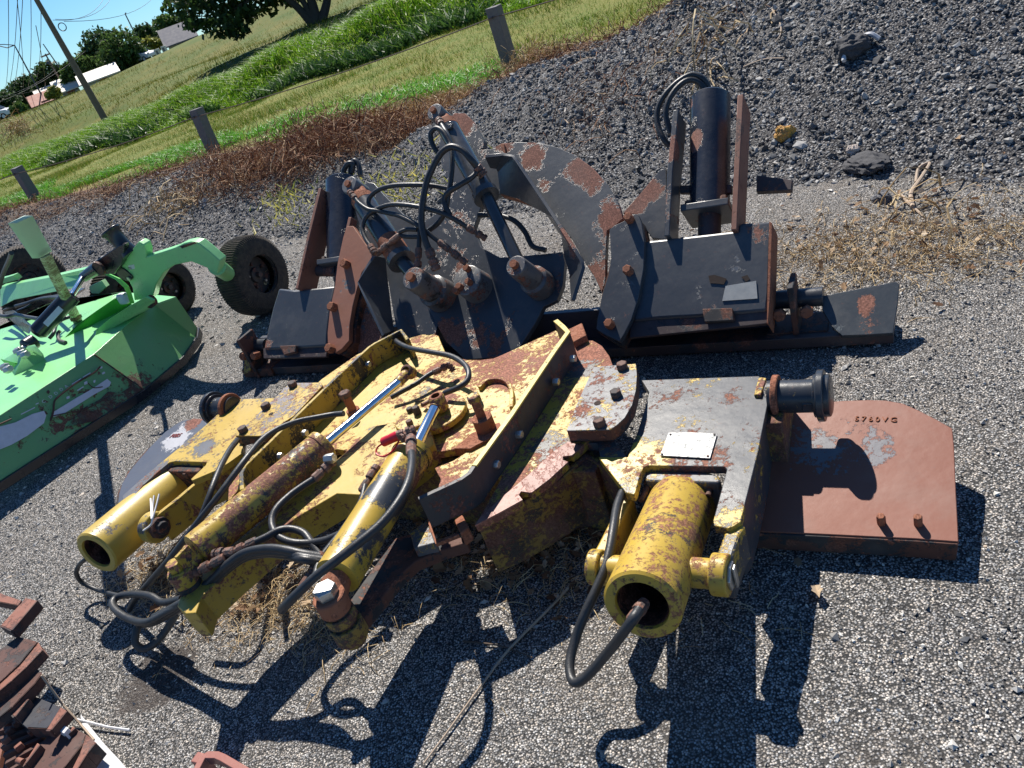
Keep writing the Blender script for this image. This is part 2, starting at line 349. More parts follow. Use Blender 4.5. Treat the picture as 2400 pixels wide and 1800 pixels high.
def stones(name, pos, size, mat, base, flat=.65, jit=.35):
    bv, bf = base; N = len(pos); nv = len(bv)
    V = np.repeat(bv[None], N, 0) * (1 + rng.normal(0, jit, (N, nv, 1)).clip(-.55, .55)) * np.stack([rng.uniform(.75, 1.3, N), rng.uniform(.6, 1.0, N), rng.uniform(flat * .6, flat * 1.2, N)], -1)[:, None]
    V = V * size[:, None, None]
    ax = rng.normal(0, 1, (N, 3)) * np.array([.5, .5, 1]); ax /= np.linalg.norm(ax, axis=1, keepdims=True); an = rng.uniform(0, 6.28, N)
    K = np.zeros((N, 3, 3)); K[:, 0, 1] = -ax[:, 2]; K[:, 0, 2] = ax[:, 1]; K[:, 1, 0] = ax[:, 2]; K[:, 1, 2] = -ax[:, 0]; K[:, 2, 0] = -ax[:, 1]; K[:, 2, 1] = ax[:, 0]
    Rm = np.eye(3)[None] + np.sin(an)[:, None, None] * K + (1 - np.cos(an))[:, None, None] * (K @ K)
    V = np.einsum('nij,nvj->nvi', Rm, V) + pos[:, None]
    Fc = (bf[None] + (np.arange(N) * nv)[:, None, None]).reshape(-1, 3)
    return tag(npmesh(name, V.reshape(-1, 3), Fc, mat), kind='stuff')
def island(name, cols, rough=.8, spec=.4, trans=0.0, scale_bump=0):
    k = NB(name); r = k.n('ShaderNodeNewGeometry').outputs['Random Per Island']; cr = k.n('ShaderNodeValToRGB'); k.l(r, cr.inputs[0]); el = cr.color_ramp.elements
    while len(el) < len(cols): el.new(.5)
    for i, (p_, c_) in enumerate(cols): el[i].position = p_; el[i].color = (*c_, 1)
    c = k.mix(k.rng(k.noise(90, 4, .7), .3, .7, 0, .35), cr.outputs[0], (.05, .05, .05)) if scale_bump else cr.outputs[0]
    k.fin(c, rough, k.bump(k.noise(scale_bump, 4, .7), .4, .003) if scale_bump else None, 0, spec)
    if trans:
        tb = k.n('ShaderNodeBsdfTranslucent'); k.l(cr.outputs[0], tb.inputs[0]); ms = k.n('ShaderNodeMixShader'); ms.inputs[0].default_value = trans
        k.l(k.b.outputs[0], ms.inputs[1]); k.l(tb.outputs[0], ms.inputs[2]); k.l(ms.outputs[0], k.out.inputs[0])
    return k.m
def inview(x, y, z, m=40):
    q = np.stack([x, y, z - CAMZ], -1) @ RW; u = 1200 + FL * q[:, 0] / -q[:, 2]; v = 900 - FL * q[:, 1] / -q[:, 2]
    return (q[:, 2] < 0) & (u > -m * 6) & (u < 2400 + m * 6) & (v > -m * 3) & (v < 1800 + m * 4)
m_st = island('berm_stone', [(0, (.07, .07, .072)), (.4, (.14, .14, .142)), (.72, (.26, .26, .255)), (.9, (.46, .455, .44)), (1, (.62, .57, .5))], .8, .4, 0, 40)
e = rng.uniform(-12, 18, 300000); n = rng.uniform(2.8, 7.4, 300000); p = (EV.x * e + NV.x * n, EV.y * e + NV.y * n); z, b = pileh(*p)
dist = np.hypot(*p); keep = (b > .0) & inview(p[0], p[1], z) & (rng.uniform(0, 1, len(e)) < np.clip((7.5 / dist) ** 1.2, .08, 1)); keep &= rng.uniform(0, 1, len(e)) < np.clip((7.6 - n) / .8, 0, 1)
p = (p[0][keep], p[1][keep]); z = z[keep]; dist = dist[keep]; ek = e[keep]
sz = rng.lognormal(np.log(.0085), .45, len(z)).clip(.004, .045) * np.clip(dist / 6, .85, 1.5) * np.interp(ek, [-4, 1, 3, 5], [1.35, 1.05, .85, .62])
stones('berm_stones', np.stack([p[0], p[1], z + sz * .25], -1), sz, m_st, ico())
# foreground chippings
m_ch = island('chipping', [(0, (.07, .07, .07)), (.35, (.21, .205, .197)), (.7, (.40, .385, .365)), (.92, (.68, .66, .61)), (1, (.45, .36, .27))], .75, .4)
N = 210000; x = rng.uniform(-4.5, 3.4, N); y = rng.uniform(.7, 7.2, N); keep = inview(x, y, np.zeros(N)) & (rng.uniform(0, 1, N) < np.clip((2.3 / np.hypot(x, y)) ** 1.1, .1, 1)); n_ = en(x, y)[1]; keep &= n_ < 5.4
x, y = x[keep], y[keep]; sz = rng.lognormal(np.log(.0032), .5, len(x)).clip(.0025, .016) * np.clip(np.hypot(x, y) / 3, .9, 1.7)
stones('road_chippings', np.stack([x, y, sz * .12], -1), sz, m_ch, OCT, .6, .3)

# ---- grass, weeds, litter (uncountable)
def blades(name, pos, h, wd, mat, lean=.35, bend=0.0, nseg=1):
    N = len(pos); a = rng.uniform(0, 6.283, N); side = np.stack([np.cos(a), np.sin(a), np.zeros(N)], -1) * wd[:, None] / 2
    ln = rng.normal(0, 1, (N, 3)) * np.array([1, 1, 0]) * lean * h[:, None]; up = np.array([0, 0, 1.]) * h[:, None]
    if nseg == 1:
        V = np.stack([pos - side, pos + side, pos + up + ln], 1); Fc = np.arange(3 * N).reshape(N, 3)
    else:
        m1 = pos + up * .55 + ln * .3; tip = pos + up * (1 - bend) + ln * 1.25
        V = np.stack([pos - side, pos + side, m1 - side * .8, m1 + side * .8, tip], 1); b_ = (np.arange(N) * 5)[:, None, None]
        Fc = (np.array([(0, 1, 3), (0, 3, 2), (2, 3, 4)])[None] + b_).reshape(-1, 3)
    return tag(npmesh(name, V.reshape(-1, 3), Fc, mat), kind='stuff')
def field(N, e0, e1, n0, n1, dens=lambda e, n: 1.0):
    e = rng.uniform(e0, e1, N); n = rng.uniform(n0, n1, N); x = EV.x * e + NV.x * n; y = EV.y * e + NV.y * n
    z = terr(x, y); kk = inview(x, y, z) & (rng.uniform(0, 1, N) < dens(e, n)); return x[kk], y[kk], z[kk], e[kk], n[kk]
m_gr = island('lawn_blade', [(0, (.05, .12, .010)), (.35, (.10, .20, .018)), (.6, (.17, .24, .025)), (.85, (.27, .25, .05)), (1, (.4, .31, .12))], .8, .1, .3)
x, y, z, e, n = field(120000, -3, 27, 8.4, 17.5, lambda e, n: np.clip((n - 8.3) / .8, .1, 1) * (.3 + .7 * (vnoise(e, n, 1.1, 4) > .42)))
h = rng.uniform(.03, .085, len(x)) * (1 + .8 * (vnoise(x, y, 1.6, 8) > .62)); blades('lawn_grass', np.stack([x, y, z - .01], -1), h, np.full(len(x), .011), m_gr, .5)
m_gb = island('bright_blade', [(0, (.05, .19, .015)), (.4, (.10, .34, .03)), (.8, (.20, .46, .05)), (1, (.34, .42, .10))], .5, .35, .4)
x, y, z, e, n = field(60000, -3, 20, 8.2, 10.8, lambda e, n: (vnoise(e, n, .9, 14) > .56) * np.clip(1.2 - abs(n - 9.5) / 1.2, 0, 1))
blades('green_tufts', np.stack([x, y, z - .01], -1), rng.uniform(.07, .2, len(x)), np.full(len(x), .013), m_gb, .45, .25, 2)
m_gt = island('ditch_blade', [(0, (.05, .12, .008)), (.35, (.11, .26, .012)), (.75, (.22, .40, .025)), (.95, (.33, .45, .06)), (1, (.42, .40, .2))], .5, .3, .45)
x, y, z, e, n = field(150000, 2, 50, 15.2, 19.6, lambda e, n: np.clip(1 - (n - 18.6), 0, 1) * (.35 + .65 * (vnoise(e, n, 1.2, 6) > .35)))
h = np.interp(n, [15.2, 16.2, 18.2, 19.6], [.18, .45, .62, .3]) * rng.uniform(.6, 1.2, len(x)); blades('ditch_grass', np.stack([x, y, z - .02], -1), h, np.full(len(x), .026), m_gt, .35, .3, 2)
# broad leaved weeds low in the ditch
x, y, z, e, n = field(26000, 8, 40, 15.0, 16.9, lambda e, n: (vnoise(e, n, 1.6, 22) > .45) * 1.0)
h = rng.uniform(.12, .4, len(x)); blades('ditch_weeds', np.stack([x, y, z + h * .5 * rng.uniform(0, 1, len(x))], -1), h * .6, rng.uniform(.05, .09, len(x)), island('weed_leaf', [(0, (.02, .055, .012)), (.6, (.05, .12, .025)), (1, (.12, .22, .05))], .5, .3, .25), .9)
x, y, z, e, n = field(60000, 5, 70, 19.2, 44, lambda e, n: np.clip(19 / n, 0, 1) * (.3 + .7 * (vnoise(e, n, 2.2, 5) > .5)))
blades('field_grass', np.stack([x, y, z - .02], -1), rng.uniform(.08, .26, len(x)), np.full(len(x), .03), island('field_blade', [(0, (.07, .12, .010)), (.5, (.14, .17, .018)), (1, (.26, .21, .045))], .8, .08, .3), .5)
# dead reddish weeds along the crest of the berm
def strands(name, pos, L, r, mat, curl=.5, up=.5, seg=4, yaw=None):
    N = len(pos); d = rng.normal(0, 1, (N, 3)) * np.array([1, 1, .25]) + np.array([0, 0, up]); d /= np.linalg.norm(d, axis=1, keepdims=True)
    P0 = pos.copy(); pts = [P0.copy()]
    for s_ in range(seg):
        d = d + rng.normal(0, curl, (N, 3)); d[:, 2] -= .18 * s_; d /= np.linalg.norm(d, axis=1, keepdims=True); P0 = P0 + d * (L / seg)[:, None]; pts.append(P0.copy())
    sd = rng.normal(0, 1, (N, 3)); sd /= np.linalg.norm(sd, axis=1, keepdims=True); sd2 = np.cross(sd, [0.3, 0.5, .8]); sd2 /= np.linalg.norm(sd2, axis=1, keepdims=True)
    V = np.stack([q + o * r[:, None] for q in pts for o in (sd, -.5 * sd + .87 * sd2, -.5 * sd - .87 * sd2)], 1); m = (seg + 1) * 3; fs = []
    for s_ in range(seg):
        for i in range(3): a, b, c_, d_ = s_ * 3 + i, s_ * 3 + (i + 1) % 3, s_ * 3 + 3 + (i + 1) % 3, s_ * 3 + 3 + i; fs += [(a, b, c_), (a, c_, d_)]
    Fc = (np.array(fs)[None] + (np.arange(N) * m)[:, None, None]).reshape(-1, 3)
    return tag(npmesh(name, V.reshape(-1, 3), Fc, mat), kind='stuff')
def onpile(N, e0, e1, n0, n1, dens):
    e = rng.uniform(e0, e1, N); n = rng.uniform(n0, n1, N); x = EV.x * e + NV.x * n; y = EV.y * e + NV.y * n; z = np.maximum(pileh(x, y)[0], terr(x, y))
    kk = inview(x, y, z) & (rng.uniform(0, 1, N) < dens(e, n, x, y)); return np.stack([x, y, z], -1)[kk]
m_w = island('dead_weed', [(0, (.11, .045, .028)), (.4, (.24, .11, .06)), (.75, (.42, .25, .14)), (1, (.66, .50, .32))], .8, .2, .15)
def dw(e, n, x, y): c_ = np.interp(e, [1, 2.5, 4, 6, 8, 12, 18], [7.4, 7.5, 7.2, 7.0, 6.9, 6.9, 7.0]); return np.clip(1.1 - abs(n - c_) / .85, 0, 1) * (.35 + .65 * (vnoise(x, y, .6, 12) > .38))
pos = onpile(24000, 1.4, 18, 5.6, 8.7, dw); strands('dead_weeds', pos + [0, 0, .02], rng.uniform(.1, .3, len(pos)), rng.uniform(.002, .004, len(pos)), m_w, .55, .4)
# the thick bush of dead weeds behind the black machine
pos = onpile(9000, 4.6, 8.2, 5.4, 8.0, lambda e, n, x, y: np.clip(1.25 - np.hypot((e - 6.1) / 1.6, (n - 6.5) / 1.0), 0, 1)); strands('weed_bush', pos + [0, 0, .03], rng.uniform(.2, .5, len(pos)), rng.uniform(.0025, .005, len(pos)), m_w, .45, .8)
m_str = island('straw', [(0, (.34, .22, .11)), (.5, (.52, .38, .2)), (1, (.70, .56, .34))], .7, .3, .2)
c0 = P('S', 1255, 150, .05); th_ = rng.uniform(0, 6.28, 1500); rd = np.abs(rng.normal(0, .42, 1500)); pos = np.stack([c0.x + rd * np.cos(th_), c0.y + rd * np.sin(th_) * .8, np.zeros(1500)], -1)
pos[:, 2] = np.maximum(terr(pos[:, 0], pos[:, 1]), pileh(pos[:, 0], pos[:, 1])[0]) + .14 * np.exp(-(rd / .4) ** 2) * rng.uniform(0, 1, 1500)
strands('straw_clump', pos, rng.uniform(.2, .45, 1500), np.full(1500, .0035), m_str, .4, .25)
pos = onpile(9000, 4.0, 7.4, 7.3, 9.0, lambda e, n, x, y: 1.0 * (vnoise(x, y, .5, 31) > .4)); strands('dry_grass', pos, rng.uniform(.1, .3, len(pos)), np.full(len(pos), .003), m_str, .35, .7)
def near_px(N, c, x, y, ru, rv, z=0): 
    o = P(c, x, y, z); q = rng.normal(0, 1, (N, 2)); e_ = q[:, 0] * ru; n_ = q[:, 1] * rv
    X_ = o.x + EV.x * e_ + NV.x * n_; Y_ = o.y + EV.y * e_ + NV.y * n_; Z_ = np.maximum(pileh(X_, Y_)[0], 0); return np.stack([X_, Y_, Z_ + .01], -1)
pos = near_px(1500, 'S', 2080, 590, .38, .2); strands('dry_straw_patch', pos, rng.uniform(.05, .17, len(pos)), np.full(len(pos), .0016), m_str, .4, .3)
pos = np.vstack([near_px(120, 'S', 420, 470, .3, .25, .2), near_px(40, 'S', 1700, 60, .2, .25, .6), near_px(14, 'S', 2130, 440, .1, .1, .1)]); strands('dead_roots', pos, rng.uniform(.25, .8, len(pos)), np.full(len(pos), .006), m_str, .3, .35, 7)
pos = near_px(260, 'S', 1450, 190, .45, .45, .4); strands('runner_weeds', pos, rng.uniform(.15, .45, len(pos)), np.full(len(pos), .003), m_w, .35, .2, 6)
# dead leaves and straw under the yellow machine
def leaves(name, pos, s, mat):
    N = len(pos); a = rng.uniform(0, 6.28, N); u = np.stack([np.cos(a), np.sin(a), rng.normal(0, .35, N)], -1); v = np.stack([-np.sin(a), np.cos(a), rng.normal(0, .35, N)], -1)
    ts = np.array([(0, -1), (.5, -.55), (.42, -.1), (.6, .3), (.25, .45), (0, 1), (-.25, .5), (-.6, .25), (-.4, -.15), (-.5, -.5)])
    V = pos[:, None] + (u[:, None] * ts[None, :, :1] + v[:, None] * ts[None, :, 1:]) * s[:, None, None]; V[:, :, 2] += np.abs(ts[:, 0])[None] * s[:, None] * rng.uniform(-.2, .9, N)[:, None] + rng.normal(0, .06, (N, 10)) * s[:, None]
    V = np.concatenate([V, pos[:, None]], 1)
    Fc = (np.array([(i, (i + 1) % 10, 10) for i in range(10)])[None] + (np.arange(N) * 11)[:, None, None]).reshape(-1, 3)
    return tag(npmesh(name, V.reshape(-1, 3), Fc, mat), kind='stuff')
m_lf = island('dead_leaf', [(0, (.10, .05, .03)), (.4, (.26, .15, .08)), (.75, (.45, .32, .2)), (1, (.62, .5, .36))], .75, .3, .25)
pos = np.vstack([near_px(260, 'S', 1230, 1290, .24, .10), near_px(60, 'S', 560, 1400, .16, .08), near_px(40, 'S', 400, 1330, .12, .08), near_px(160, 'S', 2120, 540, .4, .3)])
leaves('leaf_litter', pos + [0, 0, .012], rng.uniform(.008, .026, len(pos)), m_lf)
pos = np.vstack([near_px(1500, 'S', 640, 1400, .26, .1), near_px(500, 'S', 400, 1340, .14, .08), near_px(900, 'S', 1250, 1300, .3, .12)]); strands('straw_litter', pos, rng.uniform(.04, .13, len(pos)), np.full(len(pos), .0012), m_str, .25, .05)
# yellow leafy sprigs in the weeds
pos = near_px(260, 'S', 905, 375, .28, .2, .45); pos = np.vstack([pos, near_px(160, 'S', 660, 460, .15, .15, .3)]); pos[:, 2] += rng.uniform(.05, .3, len(pos))
blades('yellow_sprigs', pos, rng.uniform(.03, .08, len(pos)), rng.uniform(.012, .02, len(pos)), island('sprig', [(0, (.22, .26, .05)), (.6, (.48, .44, .10)), (1, (.7, .6, .15))], .5, .3, .35), .9)
# ------------------------------------------------------------ background things
m_bark = plain('bark', (.075, .058, .045), .9, sc=12, var=.5, bump=.6)
m_pole = plain('pole_wood', (.19, .145, .11), .85, sc=9, var=.35, bump=.4)
m_post = plain('post_wood', (.155, .15, .15), .9, sc=30, var=.4, bump=.6)
m_cable = plain('cable', (.03, .03, .035), .5, sc=20)
m_dkmetal = plain('dark_pole_metal', (.09, .09, .1), .5, sc=5)
def crown_mesh(blobs, N, s, seed=0):
    # blobs: (centre, rx, ry, rz); leaf quads scattered through the shells
    g = np.random.default_rng(seed); vol = np.array([b[1] * b[2] * b[3] for b in blobs]) ** .7; ch = g.choice(len(blobs), N, p=vol / vol.sum())
    C_ = np.array([tuple(b[0]) for b in blobs])[ch]; R3 = np.array([b[1:4] for b in blobs])[ch]; d = g.normal(0, 1, (N, 3)); d /= np.linalg.norm(d, axis=1, keepdims=True)
    rad = g.uniform(.35, 1.0, N) ** .5 * (1 + g.normal(0, .1, N)); pos = C_ + d * R3 * rad[:, None]
    u = g.normal(0, 1, (N, 3)); u /= np.linalg.norm(u, axis=1, keepdims=True); v = np.cross(u, g.normal(0, 1, (N, 3))); v /= np.linalg.norm(v, axis=1, keepdims=True)
    sz = (s * g.uniform(.6, 1.4, N))[:, None]; a = pos - u * sz; b = pos + v * sz * .5; c = pos + u * sz; dd = pos - v * sz * .5
    V = np.stack([a, b, c, dd], 1).reshape(-1, 3); return V, np.arange(4 * N).reshape(N, 4)
def leafmat(name, c, tr=.35): return island(name, [(0, tuple(x * .45 for x in c)), (.5, c), (1, tuple(min(1, x * 1.7) for x in c))], .6, .3, tr)
m_leaf_d = leafmat('leaf_dark', (.045, .085, .025)); m_leaf_m = leafmat('leaf_mid', (.075, .13, .03)); m_leaf_y = leafmat('leaf_yellow', (.24, .25, .05)); m_leaf_n = leafmat('leaf_near', (.04, .075, .02), .3)
def add_tree(base, blobs, N, s, mat, label, trunk_r, limbs=(), group='trees along the far edge of the field', seed=0, name='tree'):
    t = thing(name, base, label, 'tree', group)
    mb = MB(); top = Vector((0, 0, 0))
    for b in blobs: top += Vector(b[0])
    top /= len(blobs); b0 = Vector(base) - Vector((0, 0, .4))
    mb.tube(catmull([b0, b0.lerp(top, .45) + Vector((trunk_r, 0, 0)), top]), trunk_r, 9, lambda t_: 1 - .6 * t_)
    for b in blobs: mb.tube(catmull([b0.lerp(top, .35), b0.lerp(Vector(b[0]), .7), Vector(b[0])]), trunk_r * .45, 7, lambda t_: 1 - .7 * t_)
    for L, r in limbs: mb.tube(catmull(L), r, 9, lambda t_: 1 - .7 * t_)
    obj('trunk', mb, m_bark, t)
    V, Q = crown_mesh(blobs, N, s, seed); o = npmesh('crown', V - np.array(tuple(base)), Q, mat, t, loops=4); return t
# treeline: blob centre pixels on the photo, distance, radius in pixels
def far_tree(pxs, dist, mat, label, seed, N=2600, base=None):
    blobs = []; k = dist / FL * 1.3
    def at(x, y): d = ray('S', x, y); return CAM + d * (dist / math.hypot(d.x, d.y))
    for (x, y, r) in pxs: c_ = at(x, y); blobs.append((c_, r * k, r * k, r * k * .85))
    bx, by = base or (pxs[0][0] + pxs[0][2] * .5, pxs[0][1] + pxs[0][2] * 1.3); q = at(bx, by)
    return add_tree(q, blobs, N, dist * .0024, mat, label, .28 * dist / 120, seed=seed)
far_tree([(238, 105, 28), (228, 130, 24), (262, 118, 24), (215, 130, 18)], 125, m_leaf_d, 'dark full tree with a round crown right of the wooden pole', 1)
far_tree([(285, 110, 30), (272, 140, 28), (300, 140, 27), (318, 125, 18)], 118, m_leaf_m, 'broad green tree with twiggy top just left of the bare lamp post', 2, 3400)
far_tree([(340, 80, 16), (352, 90, 13), (338, 98, 10)], 140, m_leaf_d, 'small dark tree standing up alone right of the bare lamp post', 3, 1500)
far_tree([(388, 62, 20), (404, 72, 20), (420, 60, 22), (395, 86, 15)], 150, m_leaf_m, 'green tree rising behind the dark roofed house', 4, 2200)
far_tree([(352, 108, 14), (366, 104, 10)], 128, m_leaf_y, 'low yellow green bush beside the dark roofed house', 5, 1300)
far_tree([(190, 160, 21), (208, 158, 17), (170, 168, 16), (160, 190, 12)], 120, m_leaf_m, 'round green tree above the white roof right of the wooden pole', 6, 2400)
far_tree([(118, 178, 24), (140, 186, 20), (108, 200, 20)], 130, m_leaf_d, 'dark rounded tree just left of the wooden pole', 7, 2400)
far_tree([(72, 205, 21), (88, 222, 18), (50, 220, 22), (66, 236, 18)], 135, m_leaf_d, 'dark tree behind the parked white car, second from the left edge', 8, 2600)
far_tree([(12, 245, 22), (-18, 250, 26), (18, 262, 14)], 120, m_leaf_d, 'dark tree cut by the left edge of the picture', 9, 2000)
far_tree([(128, 216, 9), (118, 222, 7)], 98, m_leaf_y, 'small yellowish tree in front of the cream roofed house', 10, 700)
far_tree([(44, 258, 12), (52, 266, 9)], 88, m_leaf_m, 'low green shrub right of the white car at the left edge', 11, 700)
far_tree([(340, 125, 10), (328, 135, 8)], 122, m_leaf_d, 'dark low shrub at the foot of the bare grey lamp post', 12, 600)
# near tree hanging in from above
tb = PD('S', 738, 58, 26.); tb.z = float(terr(tb.x, tb.y)) - .1; dt = math.hypot(tb.x, tb.y)
def atd(x, y, d_): r_ = ray('S', x, y); return CAM + r_ * (d_ / math.hypot(r_.x, r_.y))
kk = dt / FL * 1.05
blobs = [(atd(x, y, dt + o_), r * kk * 1.15, r * kk * 1.0, r * kk * .62) for x, y, r, o_ in [(430, 5, 34, -2), (475, 35, 38, -1), (520, 62, 32, -2), (555, 40, 36, 0), (600, -10, 60, 1), (500, -40, 70, 0), (700, -70, 90, 1), (820, -110, 90, 0), (420, -70, 60, 1), (620, -160, 120, 0), (850, -220, 110, -1), (560, 75, 20, -2), (455, 55, 18, -2)]]
limbs = [([tb + Vector((0, 0, -.2)), atd(700, 20, dt), atd(655, -15, dt), atd(600, -30, dt)], .17), ([tb, atd(735, 20, dt), atd(715, -40, dt)], .24), ([tb + Vector((.2, 0, 0)), atd(765, 10, dt), atd(775, -60, dt)], .2),
         ([atd(655, -15, dt), atd(600, -5, dt), atd(540, 25, dt)], .08), ([tb + Vector((-.1, 0, 0)), atd(722, 25, dt), atd(690, -30, dt), atd(660, -80, dt)], .14)]
t = thing('tree', tb, 'large dark spreading tree with leaning trunks at the top edge', 'tree')
mb = MB()
for L, r in limbs: mb.tube(catmull(L), r, 10, lambda q: 1 - .45 * q)
obj('trunk', mb, m_bark, t); V, Q = crown_mesh(blobs, 15000, .13, 77); npmesh('crown', V - np.array(tuple(tb)), Q, m_leaf_n, t, loops=4)
# brush at its foot
pos = np.array([tuple(PD('S', x, y, 21 + random.uniform(-1, 1))) for x, y in [(random.uniform(630, 800), 0) for _ in range(900)]])
for i in range(len(pos)):
    pos[i, 2] = float(terr(pos[i, 0], pos[i, 1])) + random.uniform(0, .3)
blades('tree_foot_brush', pos, rng.uniform(.1, .3, len(pos)), rng.uniform(.04, .09, len(pos)), m_leaf_n, .9)

# utility poles: base pixel, distance, height
def gpt(x, y, d_): q = atd(x, y, d_); return q
def upole(x, y, d_, h, r, mat, label, name='utility_pole', cat='utility pole', topx=None):
    b = gpt(x, y, d_); t = thing(name, b, label, cat); top = atd(*topx, d_) if topx else b + Vector((0, 0, h))
    obj('pole', MB().tube([b - ZX * .6, b.lerp(top, .5), top], r, 12, lambda q: 1 - .35 * q), mat, t); return t, b, top
t1, b1, top1 = upole(229, 250, 42, 9, .155, m_pole, 'brown wooden utility pole leaning across the sky at the upper left', topx=(70, -28))
obj('cable_coil', MB().tube([atd(146, 63, 42) + Vector((math.cos(a) * .16, 0, math.sin(a) * .16)) for a in np.linspace(0, 6.283, 24)], .02, 6), m_cable, t1)
t2, b2, top2 = upole(178, 215, 128, 9, .10, m_dkmetal, 'thin dark street lamp pole just left of the wooden utility pole', 'street_lamp', 'street lamp', (101, 103))
t3, b3, top3 = upole(108, 243, 120, 9, .11, m_dkmetal, 'thin dark street lamp with a long arm reaching to the left edge', 'street_lamp', 'street lamp', (34, 106))
obj('lamp_arm', MB().tube([top3, atd(17, 112, 120), atd(-14, 105, 120)], .06, 6).tube([top3 , atd(10, 104, 120), atd(-14, 105, 120)], .05, 6), m_dkmetal, t3)
t4, b4, top4 = upole(160, 222, 122, 9, .13, m_pole, 'short wooden pole with a crossarm behind the two street lamps', topx=(106, 126))
obj('crossarm', MB().tube([atd(96, 134, 122), atd(116, 126, 122)], .09, 6), m_pole, t4); obj('transformer', MB().cyl(atd(114, 151, 122), atd(116, 145, 122), .28, seg=12), m_dkmetal, t4)
t5, b5, top5 = upole(345, 137, 122, 9, .11, m_dkmetal, 'bare grey lamp post standing at the right end of the treeline', 'street_lamp', 'street lamp', (293, 32))
obj('lamp_arm', MB().tube([top5, atd(296, 30, 122)], .07, 6), m_dkmetal, t5)
# overhead wires, each its own line
wires = [((19, -20, 60), (7, 232, 150)), ((42, -20, 60), (12, 232, 150)), ((54, -20, 60), (22, 240, 150)), ((72, -20, 60), (60, 230, 150)), ((38, -20, 60), (52, 230, 150)), ((96, 20, 60), (80, 200, 150)), ((84, 60, 60), (104, 215, 150)),
         ((124, 47, 42), (250, -18, 60)), ((130, 45, 42), (268, -18, 60)), ((150, 50, 42), (360, -6, 80)), ((-20, 232, 110), (130, 163, 118)), ((-20, 246, 110), (200, 120, 118)), ((-10, 226, 100), (160, 180, 125))]
for i, (a, b) in enumerate(wires):
    A = atd(*a); B = atd(*b); r_ = (a[2] + b[2]) / 2 * .00022
    o = obj('overhead_wire', MB().tube([A.lerp(B, k_ / 10) - ZX * (.5 * (1 - (k_ / 5 - 1) ** 2)) for k_ in range(11)], r_, 5), m_cable, loc=A)
    tag(o, ['thin dark wire running steeply down the blue sky at the upper left', 'wire strung from the wooden pole towards the top edge', 'wire strung low across the trees at the left edge'][0 if i < 7 else 1 if i < 10 else 2], 'power line', ['wires crossing the sky', 'wires leaving the wooden pole', 'wires over the trees'][0 if i < 7 else 1 if i < 10 else 2])

# houses at the skyline
m_wroof = plain('white_roof', (.72, .66, .56), .5, sc=2, var=.08); m_wall = plain('pale_wall', (.42, .38, .34), .8, sc=2, var=.1); m_rroof = plain('red_roof', (.36, .13, .09), .7, sc=2)
m_groof = plain('dark_shingle', (.12, .12, .14), .85, sc=3); m_glassd = plain('dark_glass', (.03, .04, .05), .12, sc=2, spec=.8)
def house(x0, y0, x1, y1, d_, hw, hr, depth, wm, rm, label, gable=None):
    # base line between two pixels at distance d_
    A = atd(x0, y0, d_); B = atd(x1, y1, d_); z0 = min(A.z, B.z) - 1.7; A.z = B.z = z0; u = (B - A).normalized(); v = Vector((-u.y, u.x, 0)); 
    if v.dot(A) < 0: v = -v
    L = (B - A).length; t = thing('house', A, label, 'house', 'houses on the skyline')
    w_ = MB().prism([A, A + v * depth, A + v * depth + ZX * hw, A + v * depth / 2 + ZX * (hw + hr * .95), A + ZX * hw], u * L); obj('wall', w_, wm, t)
    r1 = MB(); ov = .4
    for s_ in (0, 1):
        e0 = A + v * (depth * s_ + (ov if s_ else -ov)) + ZX * (hw - .12) - u * ov; rd = A + v * depth / 2 + ZX * (hw + hr + .05) - u * ov
        r1.prism([e0, e0 + u * (L + 2 * ov), rd + u * (L + 2 * ov), rd], ZX * .14)
    obj('roof', r1, rm, t)
    for q in (.18, .42, .7):
        f = obj('window', MB().box(A + u * L * q + ZX * hw * .55 - v * .03, u, v, ZX, 1.2, .08, 1.1), m_wroof, t); obj('pane', MB().box(A + u * L * q + ZX * hw * .55 - v * .08, u, v, ZX, .95, .03, .85), m_glassd, f)
    obj('door', MB().box(A + u * L * .56 + ZX * 1.0 - v * .03, u, v, ZX, .95, .08, 2.0), m_rroof, t)
    return t
house(82, 250, 128, 232, 118, 1.7, 1.1, 5, m_wall, m_rroof, 'small house with a red roof edge behind the parked white car')
house(98, 238, 136, 222, 124, 2.0, 1.0, 6, m_wall, m_wroof, 'pale house with a cream roof just right of the red roofed one')
house(142, 224, 186, 208, 118, 2.0, 1.3, 6, m_wall, m_wroof, 'house with a bright cream roof between the two street lamp poles')
house(196, 202, 274, 168, 112, 1.9, .9, 6, m_wall, m_wroof, 'long low building with a pale flat roof just right of the wooden pole')
house(398, 118, 462, 96, 105, 2.2, 1.7, 7, m_wall, m_groof, 'house with a steep dark grey roof beside the near tree')
# small pale boxes beside the dark house
for x, y in ((372, 126), (387, 119)):
    b = atd(x, y, 98); t = thing('vent_box', b - ZX * .3, 'small white box with a dark opening on the crest left of the dark roofed house', 'utility box', 'white boxes on the crest'); obj('casing', MB().box(b, (1, 0, 0), (0, 1, 0), ZX, .5, .4, 1.0), m_wroof, t, .03); obj('opening', MB().box(b + Vector((-.03, -.21, .1)), (1, 0, 0), (0, 1, 0), ZX, .22, .02, .5), m_glassd, t)

